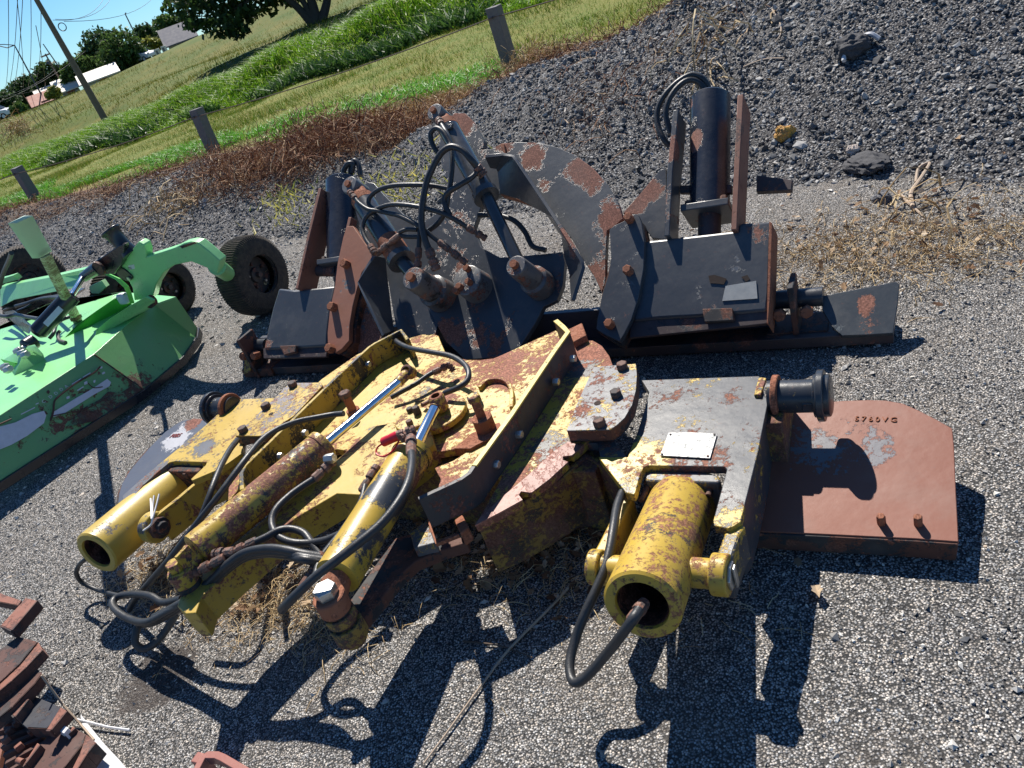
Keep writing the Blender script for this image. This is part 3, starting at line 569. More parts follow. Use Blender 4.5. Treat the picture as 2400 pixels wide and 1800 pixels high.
# cars
m_cw = plain('white_paint', (.72, .73, .76), .25, sc=2, var=.04, bump=0, spec=.6); m_cd = plain('dark_paint', (.06, .065, .075), .3, sc=2, var=.1, bump=0); m_tyre = plain('far_tyre', (.025, .025, .025), .8)
def car(x, y, d_, yaw, mat, label, L=4.6, tall=1.6, sil=None):
    b = atd(x, y, d_); t = thing('parked_car', b, label, 'car', 'cars parked on the skyline'); c_, s_ = math.cos(yaw), math.sin(yaw); u = Vector((c_, s_, 0)); v = Vector((-s_, c_, 0)); H = tall
    sil = sil or [(-.5, .2), (-.5, .52), (-.44, .60), (-.38, .96), (-.28, 1.0), (.08, 1.0), (.24, .64), (.44, .55), (.5, .42), (.5, .2)]
    prof = [b + u * (q * L) + ZX * (z_ * H) for q, z_ in sil]
    obj('body', MB().prism([p_ - v * .88 for p_ in prof], v * 1.76), mat, t, .06)
    for s1 in (-1, 1): obj('side_window', MB().prism([b + u * (q * L) + ZX * (z_ * H) + v * s1 * .885 for q, z_ in [(-.40, .66), (-.34, .92), (.06, .92), (.19, .66)]], v * s1 * .02), m_glassd, t)
    obj('windscreen', MB().prism([b + u * (.105 * L) + ZX * .95 * H - v * .75, b + u * (.105 * L) + ZX * .95 * H + v * .75, b + u * (.235 * L) + ZX * .68 * H + v * .78, b + u * (.235 * L) + ZX * .68 * H - v * .78], u * .05 + ZX * .04), m_glassd, t)
    for q in (-.32, .32):
        for s1 in (-1, 1):
            wq = obj('wheel', MB().cyl(b + u * q * L + v * s1 * .72 + ZX * .32, b + u * q * L + v * s1 * .92 + ZX * .32, .33, seg=18), m_tyre, t); obj('rim', MB().cyl(b + u * q * L + v * s1 * .9 + ZX * .32, b + u * q * L + v * s1 * .935 + ZX * .32, .2, seg=14), m_cw, wq)
    for s1 in (-1, 1): obj('headlight', MB().box(b + u * .485 * L + v * s1 * .6 + ZX * .5 * H, u, v, ZX, .12, .3, .14), m_wroof, t)
    return t
yw = math.atan2(-.55, .83)
car(99, 251, 150, yw, m_cw, 'white estate car parked in front of the red roofed house')
car(-2, 284, 110, yw + .4, m_cw, 'white car with a dark windscreen cut by the left edge of the picture')
car(336, 146, 118, yw, m_cw, 'white car roof just showing over the crest beside the bare lamp post')
# road sign/stakes at left
m_stake = plain('rust_stake', (.30, .14, .08), .8)
for x, y, h in ((97, 292, 1.5), (66, 300, 1.2), (2, 330, 1.6)):
    b = PD('S', x, y, 23); o = obj('rusty_stake', MB().tube([b - ZX * .2, b + ZX * h * .5, b + ZX * h], .012, 6), m_stake, loc=b); tag(o, 'thin rusty stake standing in the weeds at the far left of the field', 'stake', 'stakes in the weeds')
pos = np.array([tuple(PD('S', 45 + random.gauss(0, 18), 305 + random.gauss(0, 12), 22.5)) for _ in range(260)]); strands('dry_cane_heap', pos, rng.uniform(.3, .8, 260), np.full(260, .012), m_str, .3, .7)

# cable fence
fe = thing('cable_fence', P('S', 505, 360), 'low fence of three square grey timber posts joined by one rusty cable', 'fence')
tops = []
for (tx, ty), (bx, by) in (((1156, 16), (1199, 163)), ((459, 255), (503, 360)), ((38, 392), (86, 470))):
    b = P('S', bx, by, 0); d_ = math.hypot(b.x, b.y); b.z = float(terr(b.x, b.y)); hh = 1.0; top = atd(tx, ty, d_ + .05); 
    u = Vector((.8, -.6, 0)); v = Vector((.6, .8, 0)); w1 = .085; q = [b - ZX * .3 + u * a * w1 + v * c_ * w1 for a, c_ in ((-1, -1), (1, -1), (1, 1), (-1, 1))]; up = top - b
    pm = MB(); pm.loft([q, [p_ + ZX * .3 + up * .5 for p_ in q], [p_ + ZX * .3 + up + ZX * random.uniform(-.008, .008) for p_ in q]]); po = obj('post', pm, m_post, fe, .008); tops.append(b + up * .86 - v * .09)
    obj('staple', MB().ring(b + up * .86 - v * .1, (1, 0, 0), .02, .013, .006, 10), m_cable, po)
dv = (tops[0] - tops[2]).normalized(); ends = [tops[0] + (tops[0] - tops[1]), tops[0], tops[1], tops[2], tops[2] + (tops[2] - tops[1])]; cp_ = []
for a, b in zip(ends[:-1], ends[1:]): cp_ += [a.lerp(b, q / 8) - ZX * .06 * (1 - (q / 4 - 1) ** 2) for q in range(8)]
obj('cable', MB().tube(cp_ + [ends[-1]], .008, 6), plain('rusty_cable', (.13, .09, .07), .7), fe)

from mathutils import noise as mnoise
# lumps on the berm
def rock(name, c, x, y, n_, r, mat, label, cat='stone', sq=(1, .8, .6), seed=1):
    o = PD(c, x, y, n_); ico_ = ico(); g = np.random.default_rng(seed); bm = bmesh.new(); bmesh.ops.create_icosphere(bm, subdivisions=5, radius=1)
    z_ = float(max(pileh(o.x, o.y)[0], 0)); 
    for v_ in bm.verts:
        d_ = v_.co; f_ = 1 + .32 * mnoise.noise(d_ * 1.3 + Vector((seed * 3, 0, 0))) + .16 * mnoise.noise(d_ * 4 + Vector((seed, 5, 0))) + .06 * mnoise.noise(d_ * 11); v_.co = Vector((d_.x * sq[0], d_.y * sq[1], d_.z * sq[2])) * f_ * r
    mb = MB(); mb.add([v_.co + Vector((o.x, o.y, z_ + r * sq[2] * .45)) for v_ in bm.verts], [[q.index for q in f_.verts] for f_ in bm.faces]); bm.free()
    return tag(obj(name, mb, mat, loc=Vector((o.x, o.y, z_)), ang=60), label, cat)
def onp(c, x, y):        # n at which the ray meets the berm surface
    for n_ in np.arange(2.0, 9, .03):
        q = PD(c, x, y, n_)
        if q.z <= max(float(pileh(q.x, q.y)[0]), 0.0): return n_
    return 8.0
k = NB('orange_lump'); c = k.mix(k.rng(k.noise(30, 5, .7), .4, .6), (.62, .33, .06), (.40, .22, .08)); tz = k.n('ShaderNodeSeparateXYZ'); k.l(k.n('ShaderNodeNewGeometry').outputs['Normal'], tz.inputs[0])
m_or = k.fin(c, .8, k.bump(k.noise(60, 5, .7), .6, .01))
m_asl = plain('asphalt_slab', (.06, .06, .065), .85, sc=60, var=.6, bump=.8); m_asl2 = plain('grey_lump', (.13, .13, .14), .85, sc=50, var=.5, bump=.8); m_wh = plain('white_scrap', (.55, .56, .58), .5, sc=20, var=.2)
rock('painted_lump', 'C3', 660, 890, onp('C3', 660, 890), .06, m_or, 'lump of asphalt painted orange yellow on the gravel slope', 'asphalt lump', (1, .7, .8), 3)
rock('asphalt_slab', 'C3', 1190, 1080, onp('C3', 1190, 1080), .12, m_asl, 'large flat dark slab of broken asphalt lying on the gravel slope', 'asphalt slab', (.75, 1.1, .35), 5)
rock('grey_stone', 'C3', 1290, 1300, onp('C3', 1290, 1300), .05, m_asl2, 'grey stone at the foot of the slope below the asphalt slab', 'stone', (.8, 1.1, .6), 6)
rock('pale_stone', 'C3', 1105, 1005, onp('C3', 1105, 1005), .035, plain('pale_stone', (.5, .42, .36), .8), 'small pale pinkish stone just above the asphalt slab', 'stone', (1, .8, .8), 8)
rock('dark_lump', 'C3', 1110, 360, onp('C3', 1110, 360), .10, m_asl, 'dark lump rimmed with pale plastic scraps high on the gravel slope', 'asphalt lump', (1, .9, .7), 9)
for (x0, y0), (x1, y1) in (((1045, 395), (1050, 320)), ((1095, 300), (1165, 305)), ((1170, 235), (1275, 250))):
    a = PD('C3', x0, y0, onp('C3', x0, y0) - .06); b = PD('C3', x1, y1, onp('C3', x1, y1) - .05); mid = a.lerp(b, .5) + ZX * .02
    tag(obj('plastic_scrap', MB().tube(catmull([a, mid, b]), .014, 6), m_wh, loc=a), 'strip of torn pale plastic stuck in the gravel around the dark lump', 'scrap', 'pale plastic scraps on the slope')
def stick(c, L, r, label, mat=None, z=.02, n_=None, group=None, cat='stick', name='dry_stick'):
    pts = [(PD(c, x, y, onp(c, x, y) - .04) if n_ else P(c, x, y, z if not isinstance(z, (list, tuple)) else z[i])) for i, (x, y) in enumerate(L)]
    return tag(obj(name, MB().tube(catmull(pts, 6), r, 7, lambda q: 1 - .4 * q), mat or m_stick, loc=pts[0]), label, cat, group)
m_stick = plain('dry_wood', (.40, .31, .23), .8, sc=40, var=.3)
stick('C3', [(395, 435), (480, 400), (560, 380), (660, 378)], .008, 'bent pale stick on the upper gravel slope behind the black cylinder', n_=1)
stick('C3', [(580, 60), (630, 150), (635, 220), (600, 275)], .006, 'thin curved root hanging down the slope near the top edge', n_=1)
stick('C3', [(1490, 1340), (1480, 1250), (1540, 1160), (1600, 1060), (1530, 1090), (1510, 1180)], .011, 'pale dry corn stalk bent over at the foot of the gravel slope', n_=1, cat='dry stalk', name='dry_stalk')
stick('C3', [(1420, 1270), (1480, 1330), (1560, 1400)], .009, 'short pale stalk lying across the foot of the bent one', n_=1, cat='dry stalk', name='dry_stalk')
stick('W', [(1248, 1245), (1200, 1300), (1100, 1402), (1040, 1480), (960, 1590), (915, 1650)], .0045, 'long thin crooked stick lying across the asphalt in the foreground', z=.012)
stick('W', [(1000, 1385), (1080, 1395), (1150, 1420)], .003, 'thin dark twig in the shadow beside the long stick', plain('dark_twig', (.10, .07, .05), .8), z=.01)
# ------------------------------------------------------------ shared metal materials
m_hose = plain('rubber_hose', (.032, .034, .037), .42, sc=40, var=.35, bump=.25, spec=.45)
m_hose2 = plain('dusty_hose', (.07, .068, .064), .6, sc=40, var=.35, bump=.3)
m_rust = worn('rusty_steel', RST, RSTD, RST, .3, .5, 9, rough=.75, spec=.25)
m_rustd = worn('dark_rusty_steel', (.12, .055, .04), (.03, .03, .033), (.19, .075, .045), .5, .45, 9, rough=.7, spec=.3)
m_bolt = worn('bolt_rust', (.14, .075, .055), (.05, .04, .038), (.20, .09, .06), .5, .4, 30, rough=.7, spec=.35)
m_bolty = worn('painted_bolt', YEL, BLK, (.22, .09, .06), .45, .5, 30, rough=.5)
m_zinc = plain('zinc', (.50, .50, .48), .38, .85, .25, 60, .3)
m_chrome = plain('chrome', (.84, .84, .84), .11, 1.0, .03, 3, .02)
m_bore = worn('bore_rust', (.07, .03, .022), (.02, .015, .014), (.11, .045, .03), .5, .5, 20, rough=.9, spec=.1); m_hole = plain('inner_dark', (.03, .018, .014), .9)
m_fit = worn('fitting_rust', (.20, .10, .07), (.07, .05, .045), (.26, .11, .07), .5, .45, 40, rough=.6)
m_red = plain('red_cap', (.55, .015, .03), .4); m_wht = plain('white_tie', (.8, .78, .76), .5)
k = NB('scratched_tin'); n_ = k.noise(45, 9, .8); c = k.mix(k.rng(n_, .50, .56), (.50, .50, .49), (.14, .15, .15)); m_tag = k.fin(c, .5, k.bump(n_, .3, .002), .2)

def bolts(fr, c, L, h, r, ln, mat, parent, washer=0, name='bolt', ax=None):
    for x, y in L:
        p = fr.pt(c, x, y, h); o = obj(name, MB().hex(p - fr.n * ln * 0, ax or fr.n, r, ln, washer), mat, parent, .0015)
def hose(par, c, L, r, mat=None, fr=None, name='hose'):
    pts = []
    for q in L:
        cc = q[3] if len(q) > 3 else c
        pts.append(fr.pt(cc, q[0], q[1], q[2]) if fr else (PY if par.name.startswith('plow') else P)(cc, q[0], q[1], q[2]))
    return obj(name, MB().spline(pts, r, 10, 7), mat or m_hose, par, ang=60), pts
def fitting(par, p, q, r, mat=None, name='hose_fitting'):
    p, q = Vector(p), Vector(q); d = (q - p); L = d.length; u = d.normalized()
    mb = MB().lathe(p, u, [(0, r * .8), (L * .05, r), (L * .38, r), (L * .4, r * .72), (L * .5, r * .72), (L * .52, r * 1.12), (L * .72, r * 1.12), (L * .74, r * .8), (L * .84, r * .8), (L * .85, r * 1.05), (L, r * .95)], 10)
    return obj(name, mb, mat or m_fit, par, ang=30)
def strip(top, base, th):
    """plate between two paths"""
    mb = MB(); n = len(top); N = []
    for i in range(n):
        t = (top[min(i + 1, n - 1)] - top[max(i - 1, 0)]).normalized(); N.append(t.cross(base[i] - top[i]).normalized() * th / 2)
    rings = [[top[i] + N[i], base[i] + N[i], base[i] - N[i], top[i] - N[i]] for i in range(n)]
    return mb.loft(rings)
def text_obj(s, fr_o, ux, uy, size, mat, parent, name, extr=.002, space=1.0):
    cu = bpy.data.curves.new(name, 'FONT'); cu.body = s; cu.size = size; cu.extrude = extr; cu.space_character = space; cu.resolution_u = 3
    tmp = bpy.data.objects.new('tmp_text', cu); col.objects.link(tmp); dg = bpy.context.evaluated_depsgraph_get(); me = bpy.data.meshes.new_from_object(tmp.evaluated_get(dg)); bpy.data.objects.remove(tmp)
    ux = Vector(ux); uy = Vector(uy); un = ux.cross(uy).normalized(); org = origin(parent)
    for v in me.vertices: c_ = v.co; v.co = Vector(fr_o) + ux * c_.x + uy * c_.y + un * c_.z - org
    me.name = name; me.materials.clear(); me.materials.append(mat); o = bpy.data.objects.new(name, me); col.objects.link(o); o.parent = parent; return o

# ============================================================ YELLOW MACHINE (foreground)
YP = lambda c, x, y, h=0.0: YF.pt(c, x, y, h)
Y = thing('plow_attachment', P('D3', 1200, 1000, 0), 'yellow and black hydraulic plow hitch with chrome rods, worn to rust, lying in the foreground', 'plow attachment')
ywear = dict(rough=.42, speck=1.1)
m_yc = worn('yellow_plate', YEL, (.05, .055, .06), (.29, .11, .065), .38, .46, 6.5, 9, speck=1.5, rough=.45, spots=[(YP('D3', 1500, 350), .32, -.05, .10), (YP('D3', 1150, 470), .28, 0, .12), (YP('D3', 1930, 350), .16, 0, .35), (YP('D3', 1600, 1150), .2, 0, .13), (YP('D3', 1300, 1390), .2, 0, .15), (YP('D3', 1830, 420), .17, .28, -.15), (YP('D3', 1560, 1000), .16, .2, 0), (YP('D3', 350, 700), .3, -.15, -.12), (YP('D3', 980, 1150), .15, -.1, .15)])
m_yarm = worn('arm_black_over_yellow', (.055, .06, .068), YEL, (.24, .10, .06), .37, .39, 8, 10, speck=1.5, rough=.38, spots=[(YP('D6', 480, 600), .2, .5, .03), (YP('D6', 860, 390), .09, .14, 0), (YP('D6', 1000, 820), .13, .12, 0), (YP('D6', 760, 570), .13, .13, .16), (YP('D6', 1000, 330), .25, -.14, -.05), (YP('D6', 1030, 270), .05, .2, .15)])
m_yclamp = worn('clamp_worn', (.10, .105, .115), YEL, (.27, .11, .07), .42, .42, 13, 12, speck=1.5, rough=.45, spots=[(YP('D6', 330, 400), .1, .28, .1), (YP('D6', 430, 150), .08, .2, 0)])
m_yarml = worn('left_arm_yellow', YEL, (.10, .105, .12), (.24, .10, .06), .43, .38, 6, 12, speck=1.5, rough=.42, spots=[(YP('D4', 700, 850), .28, .18, .02), (YP('D4', 1050, 690), .07, .35, 0), (YP('D4', 560, 980), .2, .3, 0), (YP('D4', 1000, 520), .12, .1, 0)])
m_yclampl = worn('left_clamp', YEL, (.17, .15, .16), (.27, .11, .07), .5, .42, 16, 14, speck=1.6, rough=.45)
m_ytube = worn('tube_yellow', YEL, (.035, .038, .042), (.30, .13, .06), .36, .42, 11, 13, speck=2.0, rough=.45, spots=[(YP('D6', 760, 880, .0), .13, .14, .10), (YP('D6', 480, 1150, 0), .1, 0, -.1)])
m_ytubel = worn('left_tube_yellow', (.52, .37, .065), (.10, .105, .13), (.24, .12, .07), .30, .25, 5, 9, speck=.8, rough=.4, spots=[(P('D4', 430, 1100, .38), .17, .5, 0), (P('D4', 780, 890, .36), .14, .45, 0)])
m_ybar = worn('yellow_bar', (.42, .29, .04), (.02, .02, .022), (.22, .09, .055), .50, .38, 9, 14, speck=1.2, rough=.45, dir_scale=(1.0, 1.0, .35), spots=[(YP('D3', 550, 330), .12, .2, 0)])
m_bardark = worn('bar_black', (.045, .045, .05), (.45, .31, .06), (.19, .07, .045), .30, .42, 7, 9, speck=1.2, rough=.5); m_baredge = worn('bar_edge', (.55, .42, .08), (.08, .08, .09), (.25, .1, .06), .33, .3, 14, 14, speck=1.2)
m_ycylL = worn('left_barrel', YEL, (.028, .03, .033), (.24, .10, .06), .45, .46, 12, 15, speck=1.8, rough=.4, spots=[(YP('D4', 1450, 900, .15), .25, .03, .10), (YP('D4', 1700, 850, .1), .12, .16, 0), (YP('D4', 1200, 1300, .1), .05, .5, 0)])
m_ycylR = worn('right_barrel', YEL, (.035, .04, .048), (.25, .11, .055), .38, .30, 8, 9, speck=1.4, rough=.4, spots=[(YP('D5', 1150, 560, .1), .13, .3, 0), (YP('D5', 960, 900, .1), .12, .28, 0), (YP('D5', 1330, 380, .1), .12, .1, .32), (YP('D5', 850, 750, .12), .10, -.3, 0)])
m_ydark = worn('shaded_yellow_wall', (.30, .19, .04), (.04, .035, .03), (.13, .055, .035), .5, .5, 9, 11, speck=1.5, rough=.6)  # machine yellow darkened in its colour to carry the shade below the plates
m_ybody = worn('yellow_beam', (.48, .325, .045), (.06, .06, .065), (.24, .10, .06), .38, .44, 7, 9, speck=1.2, rough=.45)
m_yblack = worn('black_boss', (.035, .04, .048), YEL, (.25, .10, .06), .33, .3, 14, 12, speck=1.2, rough=.3)
m_wing = worn('rust_wing', (.24, .088, .055), (.15, .15, .165), (.22, .07, .045), .30, .30, 4.5, 6, speck=.7, rough=.5, spots=[(P('D6', 1500, 380, .2), .2, .32, -.1), (P('D6', 1750, 430, .19), .1, .28, -.1), (P('D6', 1380, 550, .19), .12, .2, 0)], spec=.4)
m_wingl = worn('left_wing', (.13, .145, .18), (.50, .50, .52), (.24, .09, .06), .30, .25, 7, 7, speck=.8, rough=.35, spots=[(P('D4', 850, 600, .2), .13, .45, 0), (P('D4', 970, 520, .2), .09, 0, .5)])

# crescent base plate
main = [(1665, 205), (1790, 285), (1850, 270), (1905, 270), (1965, 305), (2012, 370), (2038, 440), (2048, 560), (2010, 720), (1910, 880), (1838, 955), (1772, 1012), (1738, 1008), (1710, 1018), (1712, 1044), (1745, 1055), (1620, 1170), (1505, 1255), (1478, 1240), (1440, 1245), (1424, 1270), (1452, 1302), (1300, 1385), (1142, 1468), (1200, 1370),
        (1320, 1150), (1240, 1110), (905, 1225), (915, 1160), (882, 1096), (1000, 1050), (1105, 985), (1010, 975), (870, 1000), (420, 1000), (245, 975), (150, 1000), (20, 1010), (-180, 1060), (-300, 1130), (-459, 1318), (-452, 1190), (-400, 1090), (-200, 850), (20, 640), (150, 520), (380, 360), (560, 290), (720, 255), (800, 232), (870, 228), (905, 240), (925, 290), (955, 358), (1020, 380), (1090, 396), (1180, 396), (1265, 386), (1330, 358)]
obj('crescent_plate', MB().plate(YF, 'D3', main, 0, .028), m_yc, Y, .002)
# worn bright rim of the crescent
rim = [(1838, 957), (1770, 1014), (1710, 1022), (1714, 1046), (1746, 1056), (1620, 1172), (1506, 1257), (1440, 1247), (1426, 1272), (1450, 1303), (1300, 1386), (1142, 1469), (1180, 1412), (1300, 1300), (1480, 1150), (1640, 1000), (1745, 925)]
m_rim = worn('worn_rim', (.36, .15, .11), (.24, .09, .065), (.40, .19, .15), .5, .4, 5, 22, dir_scale=(1.5, .5, 1), speck=.8, rough=.5); obj('wear_strip', MB().plate(YF, 'D3', rim, .006, .005), m_rim, Y)
obj('end_block', MB().plate(YF, 'D3', [(1740, 200), (1835, 155), (1865, 235), (1780, 280)], .03, .03), m_rust, Y, .004)
# arms
armR = [(610, 183), (1165, 163), (1172, 178), (1192, 262), (1210, 268), (1160, 520), (1105, 740), (1078, 850), (1045, 872), (1018, 882), (952, 868), (948, 845), (1012, 605), (1004, 590), (640, 585), (622, 592), (604, 625), (582, 712), (574, 722), (535, 712), (412, 552), (408, 545), (545, 545), (590, 430), (625, 320), (645, 240)]
obj('arm_plate', MB().plate(YF, 'D6', armR, 0, .026), m_yarm, Y, .002, label='black arm plate with a scratched maker plate')
obj('weld_tab', MB().plate(YF, 'D6', [(1163, 168), (1198, 172), (1172, 252), (1140, 250)], .012, .012), m_bolty, Y, .002)
obj('arm_side', MB().wall(YF.pts('D6', [(1196, 290), (1150, 520), (1098, 740), (1068, 850), (1040, 885)], -.028), YF.n * -.16, .02), m_yarm, Y, .002)
tg = obj('maker_plate', MB().plate(YF, 'E4', [(520, 270), (1120, 262), (1400, 272), (1770, 300), (1590, 925), (1000, 890), (300, 850)], .006, .003), m_tag, Y)
for x, y in ((570, 320), (1710, 322), (350, 830), (1540, 880)): obj('rivet', MB().hex(YP('E4', x, y, .006), YF.n, .0035, .003), m_bolt, tg)
armL = [(1265, 376), (1500, 366), (1610, 362), (1520, 500), (1432, 612), (1300, 640), (1290, 725), (1200, 790), (1110, 842), (968, 902), (960, 893), (1056, 802), (1064, 782), (860, 776), (820, 784), (765, 830), (650, 930), (592, 1002), (560, 1028), (518, 1032), (514, 1004), (640, 890), (760, 790), (870, 700), (1060, 540), (1130, 475)]
obj('arm_plate', MB().plate(YF, 'D4', armL, 0, .026), m_yarml, Y, .002, label='yellow arm plate with a grey outer tongue')
obj('arm_side', MB().wall(YF.pts('D4', [(1290, 750), (1110, 862), (975, 930), (850, 1035), (722, 1135)], -.03), YF.n * -.12, .02), m_ybody, Y, .002)
# bolted clamps
cR = [(385, 122), (420, 118), (583, 106), (588, 160), (583, 230), (565, 300), (530, 360), (492, 395), (462, 415), (258, 420), (300, 310), (345, 210)]
cp1 = obj('clamp_plate', MB().plate(YF, 'D6', cR, .07, .004), m_yclamp, Y); obj('clamp_body', MB().plate(YF, 'D6', cR, .066, .04), m_rustd, cp1, .001)
obj('spacer_block', MB().plate(YF, 'D6', [(x + 6, y + 22) for x, y in cR], .027, .027), m_rustd, Y, .002)
bolts(YF, 'D6', [(522, 128), (493, 258), (415, 395)], .07, .019, .022, m_bolt, Y); obj('bolt_hole', MB().lathe(YP('D6', 403, 291, .0705), YF.n, [(0, .011), (.001, .011)], 18), m_hole, Y)
obj('lower_clamp', MB().plate(YF, 'D6', [(258, 455), (480, 455), (490, 480), (545, 552), (420, 552), (400, 480), (270, 480)], -.01, .03), m_yclamp, Y, .002)
cL = [(1600, 270), (1805, 267), (1810, 290), (1630, 480), (1430, 612), (1248, 610), (1300, 560), (1450, 420)]
cp2 = obj('clamp_plate', MB().plate(YF, 'D4', cL, .06, .004), m_yclampl, Y); obj('clamp_body', MB().plate(YF, 'D4', cL, .056, .04), m_rustd, cp2, .001)
obj('spacer_block', MB().plate(YF, 'D4', [(1590, 300), (1785, 300), (1625, 490), (1425, 640), (1260, 640), (1450, 450)], .02, .02), m_rustd, Y, .002)
bolts(YF, 'D4', [(1625, 292), (1452, 432), (1304, 585)], .06, .020, .022, m_bolt, Y); obj('bolt_hole', MB().lathe(YP('D4', 1480, 470, .0605), YF.n, [(0, .010), (.001, .010)], 18), m_hole, Y)
obj('clamp_bolt', MB().hex(YP('D4', 1340, 650, .01), YF.n, .026, .03), m_bolt, Y)
# upright bars
br = obj('upright_bar', MB().wall(YF.pts('D3', [(1664, 138), (1712, 180), (1744, 214), (1650, 345), (1372, 757), (1136, 1080), (1105, 1128), (1052, 1166), (775, 1294)], .11), YF.n * -.109, .015), m_bardark, Y, .001, label='long upright bar with silver bolts, right of the two')
obj('bar_edge', MB().wall(YF.pts('D3', [(1664, 138), (1712, 180), (1744, 214), (1650, 345), (1372, 757), (1136, 1080)], .1125), YF.n * -.006, .0185), m_baredge, br, .001); bolts(YF, 'D3', [(1762, 390), (1652, 540), (1412, 880), (1262, 1075)], .045, .014, .02, m_zinc, br, ax=AX)
bl = obj('upright_bar', MB().wall(YF.pts('D3', [(-369, 1236), (-374, 1130), (-349, 1078), (-199, 936), (0, 742), (250, 500), (455, 312), (495, 286), (660, 200), (705, 262)], .095), YF.n * -.094, .016), m_ybar, Y, .003, label='yellow upright bar streaked with black, left of the two')
bolts(YF, 'D3', [(440, 425), (30, 870), (-130, 1020)], .05, .013, .018, m_zinc, bl, ax=AX)
# central swivel and arm
obj('center_arm', MB().plate(YF, 'D5', [(1180, 110), (1290, 60), (1400, 130), (1430, 250), (1330, 330), (1180, 440), (945, 580), (800, 572), (545, 722), (300, 900), (60, 1110), (-80, 1240), (-115, 1345), (-180, 1350), (-235, 1300), (-215, 1240), (60, 960), (330, 740), (640, 480), (850, 310), (1000, 140)], .035, .10), m_ybody, Y, .003)
obj('swivel_disc', MB().lathe(YP('D3', 900, 765, .012), YF.n, [(0, .112), (.022, .112)], 48), m_yc, Y, .003)
obj('swivel_cap', MB().lathe(YP('D3', 745, 790, .035), YF.n, [(0, .066), (.010, .066)], 40), m_ybody, Y, .003)
bolts(YF, 'D3', [(724, 730), (722, 812)], .045, .0125, .016, m_bolt, Y)
rimarch = YF.pts('D3', arc([(1168, 570), (1215, 525), (1290, 512), (1350, 535), (1378, 600), (1376, 700)], 4), .018)
obj('arch_rim', MB().wall(rimarch, YF.n * -.02, .014), m_yc, Y, .002)
def pivot(c, base, r1, h1, r2, h2, rh, hm, parent, lab):
    p = YP(c, *base, .0); mb = MB().lathe(p, YF.n, [(0, r1), (h1, r1), (h1, r2), (h1 + h2, r2)], 28); o = obj('pivot_post', mb, m_rust, parent, .002, label=lab); obj('bolt_head', MB().hex(p + YF.n * (h1 + h2), YF.n, rh, .022), hm, o, .002)
pivot('D3', (1222, 860), .034, .06, .0155, .065, .024, m_bolty, Y, 'tall pivot bolt with a yellow head'); pivot('D3', (362, 745), .026, .02, .0165, .06, .024, m_bolt, Y, 'rusty pivot bolt beside the left bar')
obj('pivot_base', MB().plate(YF, 'D3', [(1005, 970), (1120, 870), (1300, 800), (1330, 860), (1235, 905), (1110, 972)], .012, .03), m_rust, Y, .002)
# wings
def plane3(a, b, c_): f = Frame(a, b - a, c_ - a); return f
WR = Frame(P('D6', 2100, 945, .08), AX, tilt(11.5))
wo_ = [(1490, 286), (1560, 280), (1680, 276), (1760, 278), (1840, 292), (1910, 322), (2000, 368), (2075, 410), (2084, 500), (2092, 700), (2100, 850), (2105, 945), (1900, 930), (1385, 905), (1088, 892), (1120, 700), (1200, 450), (1300, 330)]
wg = obj('side_wing', MB().plate(WR, 'D6', wo_, 0, .014), m_wing, Y, .002, label='large rusty side wing on the right')
e_ = WR.pts('D6', [(1088, 894), (1385, 907), (1900, 932), (2103, 947)], -.004); obj('wing_edge', MB().wall(e_, Vector((.0, .01, -min(v.z for v in e_) + .01)), .016), m_rustd, wg, .002)
bolts(WR, 'D6', [(1742, 858), (1915, 862)], 0, .0115, .034, m_rust, wg, name='stud')
u = (WR.pt('E1', 1750, 700) - WR.pt('E1', 80, 660)); tL = u.length; u.normalize(); vv = WR.n.cross(u).normalized(); text_obj('5760VG', WR.pt('E1', 190, 735, .0015), u, vv, .0255, m_rust, wg, 'cast_number', .0016, 1.42)
WL = Frame(P('D4', 560, 850, .13), AX, tilt(12))
wl = obj('side_wing', MB().plate(WL, 'D4', [(1040, 503), (980, 500), (905, 513), (850, 545), (790, 590), (700, 680), (620, 770), (560, 845), (515, 920), (495, 985), (488, 1050), (560, 1075), (800, 900), (1000, 700), (1080, 560)], 0, .014), m_wingl, Y, .002, label='grey side wing with red painted marks on the left')
e_ = WL.pts('D4', [(700, 680), (560, 845), (495, 985), (488, 1050)], -.004); obj('wing_edge', MB().wall(e_, Vector((0, 0, -min(v.z for v in e_) + .01)), .016), m_rustd, wl)
u = (WL.pt('E2', 1440, 400) - WL.pt('E2', 1050, 400)).normalized(); vv = WL.n.cross(u).normalized(); text_obj('P0B5', WL.pt('E2', 1000, 490, .0015), (u + vv * .1).normalized(), (vv + u * .35).normalized(), .035, plain('red_mark', (.22, .03, .03), .7), wl, 'painted_mark', .0008, .9)
def PY(c, x, y, z=0.0): return P(c, x, y, z + .04 * min(1.0, max(0.0, (z - .04) / .22)))
# trailing tubes with flanges, trunnions
def bigtube(p1, p2, r, ri, mat, lab):
    p1, p2 = Vector(p1), Vector(p2); u = (p2 - p1).normalized(); L = (p2 - p1).length
    o = obj('sleeve_tube', MB().lathe(p1, u, [(0, ri), (0, r), (L - .006, r), (L, r - .006), (L, ri + .002), (L - .004, ri), (.02, ri)], 56, close=True), mat, Y, label=lab); obj('tube_bore', MB().lathe(p1, u, [(.03, ri - .0015), (L - .008, ri - .0015), (L - .008, ri - .003), (.03, ri - .003)], 48, close=True), m_bore, o)
    obj('tube_bottom', MB().lathe(p1 + u * .02, u, [(0, ri - .001), (.004, ri - .001)], 32), m_hole, o); obj('inner_rod', MB().cyl(p1 + u * .02, p1 + u * (L * .72), .018, seg=16), m_rust, o); return o, u
tR, uR = bigtube(YP('D6', 800, 770, -.10), YP('D6', 612, 1248, .005), .091, .061, m_ytube, 'thick yellow sleeve tube with an open end, right')
